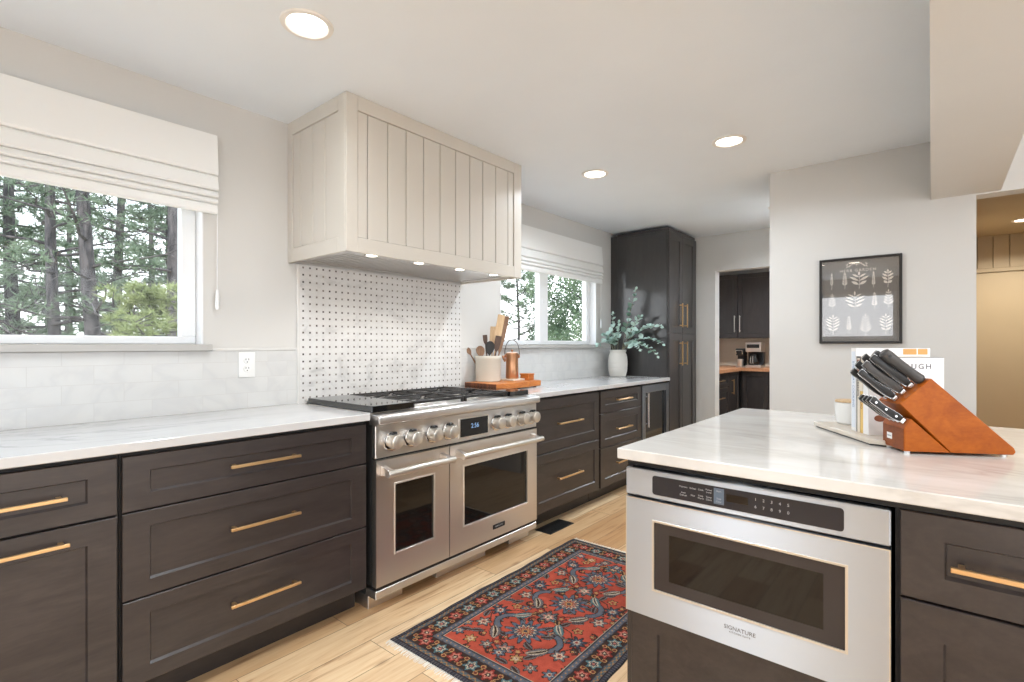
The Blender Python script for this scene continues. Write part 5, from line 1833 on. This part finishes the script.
L(m, va.outputs['Color'], P(m).inputs['Base Color'])
bump(m, noise(m, coords(m, (1, 1, 1)), 420, 2), 0.4, 0.002)
me.materials.append(m)
pile = bpy.data.objects.new('pile', me)
COL.objects.link(pile)
pile.parent = rug
rnd = random.Random(3)
for v0, s in ((0, -1), (RL, 1)):
    q = MB()
    a = 0.004
    while a < RW - 0.004:
        ln = rnd.uniform(0.018, 0.034)
        sk = rnd.uniform(-0.008, 0.008)
        wd_ = 0.0022
        q.tube([rpt(a, v0 - s * 0.002, 0.003), rpt(a + sk * 0.4, v0 + s * ln * 0.5, 0.003), rpt(a + sk, v0 + s * ln, 0.0016)], [0.0014, 0.0016, 0.0011], 5)
        a += rnd.uniform(0.0045, 0.0075)
    fg = q.build('fringe', M['paper'], rug)
    fg['kind'] = 'stuff'


# ================================================================== PANTRY SEEN THROUGH THE OPENING
PXF = -2.09
PF = face_xf('+X', PXF)
PB = face_xf('-Y', 7.36)
t = thing('base_cabinet', (-2.35, 6.5, 0), 'dark pantry base cabinet on the left, seen through the opening', 'cabinet')
mb = MB().box(WX + 0.01, PXF - 0.0215, YB + 0.14, 8.06, 0.1, 0.872)
mb.build('cabinet_body', M['cab_in'], t)
MB().box(WX + 0.01, PXF - 0.07, YB + 0.141, 8.059, 0.0, 0.0995).build('toe_kick', M['kick'], t)
for a, b in ((YB + 0.15, 6.17), (6.18, 6.88)):
    d_ = shaker(MB(), PF, a, b, 0.69, 0.866, 0.055, 0.045).build('drawer', M['cabv'], t, smooth=20)
    bar_handle(PF, (a + b) / 2, 0.778, 0.22).build('handle', M['brass'], d_)
    d_ = shaker(MB(), PF, a, b, 0.11, 0.682, 0.055, 0.055).build('drawer', M['cabv'], t, smooth=20)
    bar_handle(PF, (a + b) / 2, 0.56, 0.22).build('handle', M['brass'], d_)
d_ = shaker(MB(), PF, 6.89, 7.335, 0.11, 0.866, 0.055, 0.055).build('door', M['cabv'], t, smooth=20)
bar_handle(PF, 7.0, 0.68, 0.2, False).build('handle', M['brass'], d_)
t = thing('base_cabinet', (-1.5, 7.7, 0), 'dark pantry base cabinet under the coffee maker', 'cabinet')
MB().box(PXF + 0.001, -0.90, 7.3815, 8.06, 0.1, 0.872).build('cabinet_body', M['cab_in'], t)
MB().box(PXF - 0.068, -0.90, 7.43, 8.059, 0.0, 0.0995).build('toe_kick', M['kick'], t)
for a, b in ((PXF + 0.03, -1.74), (-1.733, -1.33), (-1.323, -0.905)):
    shaker(MB(), PB, a, b, 0.11, 0.866, 0.055, 0.055).build('door', M['cabv'], t, smooth=20)
mb = MB()
mb.prism([(WX + 0.005, YB + 0.125, 0.8725), (PXF + 0.02, YB + 0.125, 0.8725), (PXF + 0.02, 7.34, 0.8725), (-0.89, 7.34, 0.8725), (-0.89, 8.075, 0.8725), (WX + 0.005, 8.075, 0.8725)], (0, 0, 0.0415), 0.002)
tag(mb.build('countertop', M['butcher']), 'brown butcher block pantry top, L shaped', 'countertop')
structure(MB().box(WX + 0.02, -0.89, 8.068, 8.0795, 0.9145, 1.33).build('backsplash', painted('pantry_tile', (206, 192, 172), 0.3, 6)), 'beige pantry splashback')
UB = face_xf('-Y', 7.72)
t = thing('wall_cabinet', (-1.6, 7.9, 1.326), 'dark upper cabinets on the pantry wall over the coffee maker', 'cabinet')
MB().box(WX + 0.02, -0.90, 7.7415, 8.066, 1.326, 2.25, 0.001).build('cabinet_body', M['cabv'], t)
for a, b, hx in ((-2.61, -2.228, -2.262), (-2.222, -1.76, -2.19), (-1.754, -1.33, -1.37), (-1.324, -0.905, -1.28)):
    d_ = shaker(MB(), UB, a, b, 1.328, 2.245, 0.06, 0.06).build('door', M['cabv'], t, smooth=20)
    bar_handle(UB, hx, 1.53, 0.24, False).build('handle', M['satin'], d_)

# coffee maker
kx0, kx1, ky = -2.05, -1.85, 7.46
t = thing('coffee_maker', ((kx0 + kx1) / 2, 7.56, 0.914), 'steel and black drip coffee maker with glass carafe on the pantry counter', 'coffee maker')
MB().box(kx0, kx1, ky, ky + 0.23, 0.9145, 0.95, 0.006).build('base', M['steel'], t)
MB().box(kx0, kx1, ky + 0.14, ky + 0.23, 0.9505, 1.13, 0.006).build('water_tank', M['black'], t)
hd_ = MB().box(kx0, kx1, ky, ky + 0.23, 1.1305, 1.262, 0.008).build('brew_head', M['steel'], t)
MB().box(kx0 + 0.02, kx1 - 0.02, ky - 0.003, ky - 0.0002, 1.185, 1.235, 0.001).build('control_panel', M['black_glass'], hd_)
cf = MB().lathe([(0, 0), (0.06, 0), (0.07, 0.02), (0.072, 0.06), (0.05, 0.12), (0.045, 0.14), (0.048, 0.15), (0, 0.15)], ((kx0 + kx1) / 2 - 0.01, ky + 0.068, 0.952), 28).build('carafe', M['black_glass'], t)
hx_ = (kx0 + kx1) / 2 - 0.01
for s in (-1, 1):
    MB().tube([(hx_ + s * 0.012, ky - 0.004, 1.075), (hx_ + s * 0.014, ky - 0.03, 1.065), (hx_ + s * 0.014, ky - 0.03, 0.985), (hx_ + s * 0.012, ky - 0.004, 0.975)], 0.006, 8).build('carafe_handle', M['chrome'], cf)
# single serve brewer
qx0, qx1 = -2.18, -2.075
t = thing('coffee_brewer', ((qx0 + qx1) / 2, 7.56, 0.914), 'small black and silver single serve brewer left of the coffee maker', 'coffee maker')
MB().box(qx0, qx1, ky + 0.01, ky + 0.2, 0.9145, 0.935, 0.004).build('base', M['steel'], t)
MB().box(qx0, qx1, ky + 0.1, ky + 0.2, 0.9355, 1.08, 0.004).build('column', M['black'], t)
hd_ = MB().box(qx0, qx1, ky, ky + 0.2, 1.0805, 1.178, 0.01).build('brew_head', M['black'], t)
MB().tube([(qx0 + 0.012, ky - 0.002, 1.10), (qx0 + 0.012, ky - 0.02, 1.15), (qx1 - 0.012, ky - 0.02, 1.15), (qx1 - 0.012, ky - 0.002, 1.10)], 0.006, 8).build('lift_handle', M['chrome'], hd_)
MB().lathe([(0, 0), (0.033, 0), (0.036, 0.005), (0.04, 0.095), (0.037, 0.095), (0.033, 0.01), (0, 0.008)], ((qx0 + qx1) / 2, ky + 0.05, 0.9355), 24).build('mug', M['satin'], t)

# ================================================================== OUTSIDE
structure(MB().box(-70, -2.9, -30, 70, -0.75, -0.65).build('ground', M['soil']), 'pale dry ground beyond the windows')
structure(MB().box(-20, 30, -40, -3.5, -0.35, -0.25).build('ground', M['bounce_ground']))  # unseen bounce surface behind the room, lifts the ceiling
structure(MB().box(4.8, 40, -3.4, 30, -0.35, -0.25).build('ground', M['bounce_ground']))  # unseen bounce surface outside the dining side
GZ = -0.65


def raw_obj(name, V, F, mats, parent, mi=None):
    me = bpy.data.meshes.new(name)
    me.from_pydata(V, [], F)
    for x in mats:
        me.materials.append(x)
    if mi:
        me.polygons.foreach_set('material_index', mi)
    o = bpy.data.objects.new(name, me)
    COL.objects.link(o)
    o.parent = parent
    ORG[o.name] = ORG[parent.name]
    return o


def pine(loc, h, r, seed, label, nb=60, spread=2.6, z0=0.6, tuft=16, lean=0.0, ntuft=18, bare=0.0, mat='needle', ln=0.13, group='pine trees beyond the windows'):
    rd = random.Random(seed)
    t = thing('pine_tree', loc, label, 'tree', group)
    lx, ly, lz = loc
    mb = MB()
    pts, rs = [], []
    for i in range(13):
        f_ = i / 12
        pts.append((lx + 0.05 * math.sin(f_ * 9 + seed), ly + lean * f_ * h + 0.06 * math.sin(f_ * 7 + seed * 2), lz - 0.1 + h * f_))
        rs.append(max(0.02, r * (1 - 0.85 * f_)) * (1 + 0.25 * (i == 0)))
    mb.tube(pts, rs, 12)
    mb.build('trunk', M['bark'], t, smooth=60)
    V, F = [], []
    bb = MB()
    for i in range(nb):
        f_ = (i + rd.random()) / nb
        z = z0 + (h - z0) * f_
        k = min(11, z / h * 12)
        i0 = int(k)
        base = Vector(pts[i0]).lerp(Vector(pts[min(12, i0 + 1)]), k - i0)
        az = i * 2.4 + rd.uniform(-0.6, 0.6)
        L_ = spread * (1 - 0.8 * f_) * rd.uniform(0.55, 1.1)
        droop = rd.uniform(-0.25, 0.2)
        d = Vector((math.cos(az), math.sin(az), 0))
        bp = []
        for j in range(6):
            g_ = j / 5
            bp.append(base + d * L_ * g_ + Vector((rd.uniform(-.06, .06), rd.uniform(-.06, .06), droop * L_ * g_ + 0.25 * L_ * g_ * g_ + rd.uniform(-.04, .04))))
        rb = 0.035 * (1 - 0.6 * f_)
        bb.tube(bp, [rb, rb * 0.8, rb * 0.6, rb * 0.45, rb * 0.3, rb * 0.15], 5)
        if rd.random() < bare:
            for j in range(3):
                p = bp[2 + j]
                e = p + Vector((rd.uniform(-.4, .4), rd.uniform(-.4, .4), rd.uniform(-.2, .3)))
                bb.tube([p, p.lerp(e, 0.5) + Vector((0, 0, 0.05)), e], [0.012, 0.008, 0.004], 4)
            continue
        for j in range(ntuft):
            g_ = 0.3 + 0.7 * rd.random()
            q = g_ * 5
            i1 = min(4, int(q))
            p = bp[i1].lerp(bp[i1 + 1], q - i1)
            side = Vector((-d.y, d.x, 0)) * rd.uniform(-0.45, 0.45) * (0.4 + g_ * 0.6) * min(1.0, L_) + Vector((0, 0, rd.uniform(-.05, .16)))
            c = p + side
            if side.length > 0.12 and rd.random() < 0.5:
                bb.tube([p, c], [0.008, 0.004], 4)
            ax = (side + d * 0.3 + Vector((0, 0, 0.25))).normalized()
            for n_ in range(tuft):
                v = (ax * 0.8 + Vector((rd.gauss(0, 1), rd.gauss(0, 1), rd.gauss(0, 0.8)))).normalized() * ln * rd.uniform(0.7, 1.3)
                s = v.cross(Vector((rd.gauss(0, 1), rd.gauss(0, 1), rd.gauss(0, 1))))
                s = s.normalized() * ln * 0.075
                b = len(V)
                V += [tuple(c - s - Vector(loc)), tuple(c + s - Vector(loc)), tuple(c + v - Vector(loc))]
                F.append((b, b + 1, b + 2))
    bb.build('branches', M['bark'], t, smooth=60)
    raw_obj('foliage', V, F, [M[mat]], t)
    return t


def broadleaf(loc, h, r, crown, seed, label, n=9000, ls=0.11):
    rd = random.Random(seed)
    t = thing('leafy_tree', loc, label, 'tree', 'leafy trees beyond the far window')
    lx, ly, lz = loc
    mb = MB()
    mb.tube([(lx, ly, lz - 0.1), (lx + 0.05, ly, lz + h * 0.3), (lx - 0.04, ly + 0.05, lz + h * 0.6), (lx, ly, lz + h * 0.9)], [r, r * 0.8, r * 0.55, r * 0.2], 10)
    mb.build('trunk', M['bark'], t, smooth=60)
    bb = MB()
    V, F = [], []
    cl = []
    for i in range(46):
        a = i * 2.4
        f_ = (i + 0.5) / 46
        rr = crown * math.sin(PI * (0.08 + 0.88 * f_)) ** 0.7 * rd.uniform(0.35, 1.0)
        c = Vector((lx + rr * math.cos(a), ly + rr * math.sin(a), lz + h * (0.12 + 0.88 * f_)))
        cl.append((c, crown * rd.uniform(0.22, 0.36)))
        b0 = Vector((lx, ly, max(lz + 0.3, c.z - rr * 0.6)))
        bb.tube([b0, b0.lerp(c, 0.5) + Vector((0, 0, 0.1)), c], [0.04, 0.025, 0.01], 5)
    bb.build('branches', M['bark'], t, smooth=60)
    for i in range(n):
        c, cr_ = rd.choice(cl)
        v = Vector((rd.gauss(0, 1), rd.gauss(0, 1), rd.gauss(0, 1))).normalized() * cr_ * rd.random() ** 0.45
        p = c + v - Vector(loc)
        d = Vector((rd.gauss(0, 1), rd.gauss(0, 1), rd.gauss(-0.3, 0.7))).normalized() * ls * rd.uniform(0.6, 1.2)
        s = d.cross(Vector((rd.gauss(0, 1), rd.gauss(0, 1), rd.gauss(0, 1)))).normalized() * ls * 0.33
        b = len(V)
        V += [tuple(p), tuple(p + d * 0.5 + s), tuple(p + d), tuple(p + d * 0.5 - s)]
        F.append((b, b + 1, b + 2, b + 3))
    raw_obj('foliage', V, F, [M['leafy']], t)
    return t


pine((-11.0, 1.60, GZ), 11, 0.10, 1, 'slim grey pine trunk with bare side branches, left in the left window', nb=54, bare=0.62, spread=2.0)
pine((-10.5, 2.22, GZ), 12, 0.125, 2, 'dark leaning pine trunk in the middle of the left window', nb=50, bare=0.42, spread=2.2, lean=-0.085)
pine((-10.0, 2.95, GZ), 12, 0.16, 3, 'thick dark pine trunk against the right frame of the left window', nb=46, bare=0.3, spread=2.2)
pine((-7.6, 1.95, GZ), 2.75, 0.05, 4, 'young yellow green pine low in the left window', nb=44, z0=0.2, spread=1.5, mat='needle2', tuft=20, ntuft=22, ln=0.10)
back = [((-16, 1.6), 'pine left of the slim trunk, deeper in the wood'), ((-18, 4.0), 'bushy pine between the trunks, deeper in the wood'), ((-15.5, 4.6), 'pine behind the thick right trunk'),
        ((-23, 3.2), 'distant pine behind the middle trunk'), ((-24, 6.3), 'distant pine on the right of the left window'), ((-14, 0.2), 'pine at the left picture edge'), ((-20, 0.9), 'distant pine at the left picture edge')]
p0 = pine((*back[0][0], GZ), 11, 0.16, 7, back[0][1], nb=70, spread=2.7, ntuft=22, tuft=14, ln=0.17)
p1 = pine((*back[1][0], GZ), 12, 0.16, 8, back[1][1], nb=70, spread=2.9, ntuft=22, tuft=14, ln=0.17)
for i, (xy, lb_) in enumerate(back[2:]):
    c_ = copy_tree(p0 if i % 2 == 0 else p1, (*xy, GZ), lb_)
    c_.rotation_euler = (0, 0, 1.3 * i + 0.7)
for i, (x, y, sc_, lb_) in enumerate(((-27, 9.5, 1.0, 'far pine at the edge of the wood'), (-30, 4.8, 1.1, 'farthest pine in the left window'), (-29, 2.0, 1.0, 'far pine at the left of the wood'), (-15, -2.6, 0.95, 'pine beyond the left end of the near window'), (-21, -4.0, 1.05, 'deep pine beyond the left end of the near window'), (-17, -6.5, 1.0, 'pine farthest to the left of the near window'))):
    c_ = copy_tree(p1 if i % 2 == 0 else p0, (x, y, GZ), lb_)
    c_.rotation_euler = (0, 0, 2.1 * i + 0.3)
    c_.scale = (sc_,) * 3
pine((-14.0, 17.1, GZ), 8.5, 0.075, 12, 'open pine against the bright sky in the left half of the far window', nb=60, spread=2.5, ntuft=24, tuft=15, ln=0.17)
broadleaf((-10.0, 16.6, GZ), 7.5, 0.16, 2.3, 21, 'dense leafy tree filling the right half of the far window', 24000, 0.13)
broadleaf((-17.0, 23.6, GZ), 3.0, 0.12, 1.6, 22, 'low leafy tree beyond the far window', 5000, 0.14)
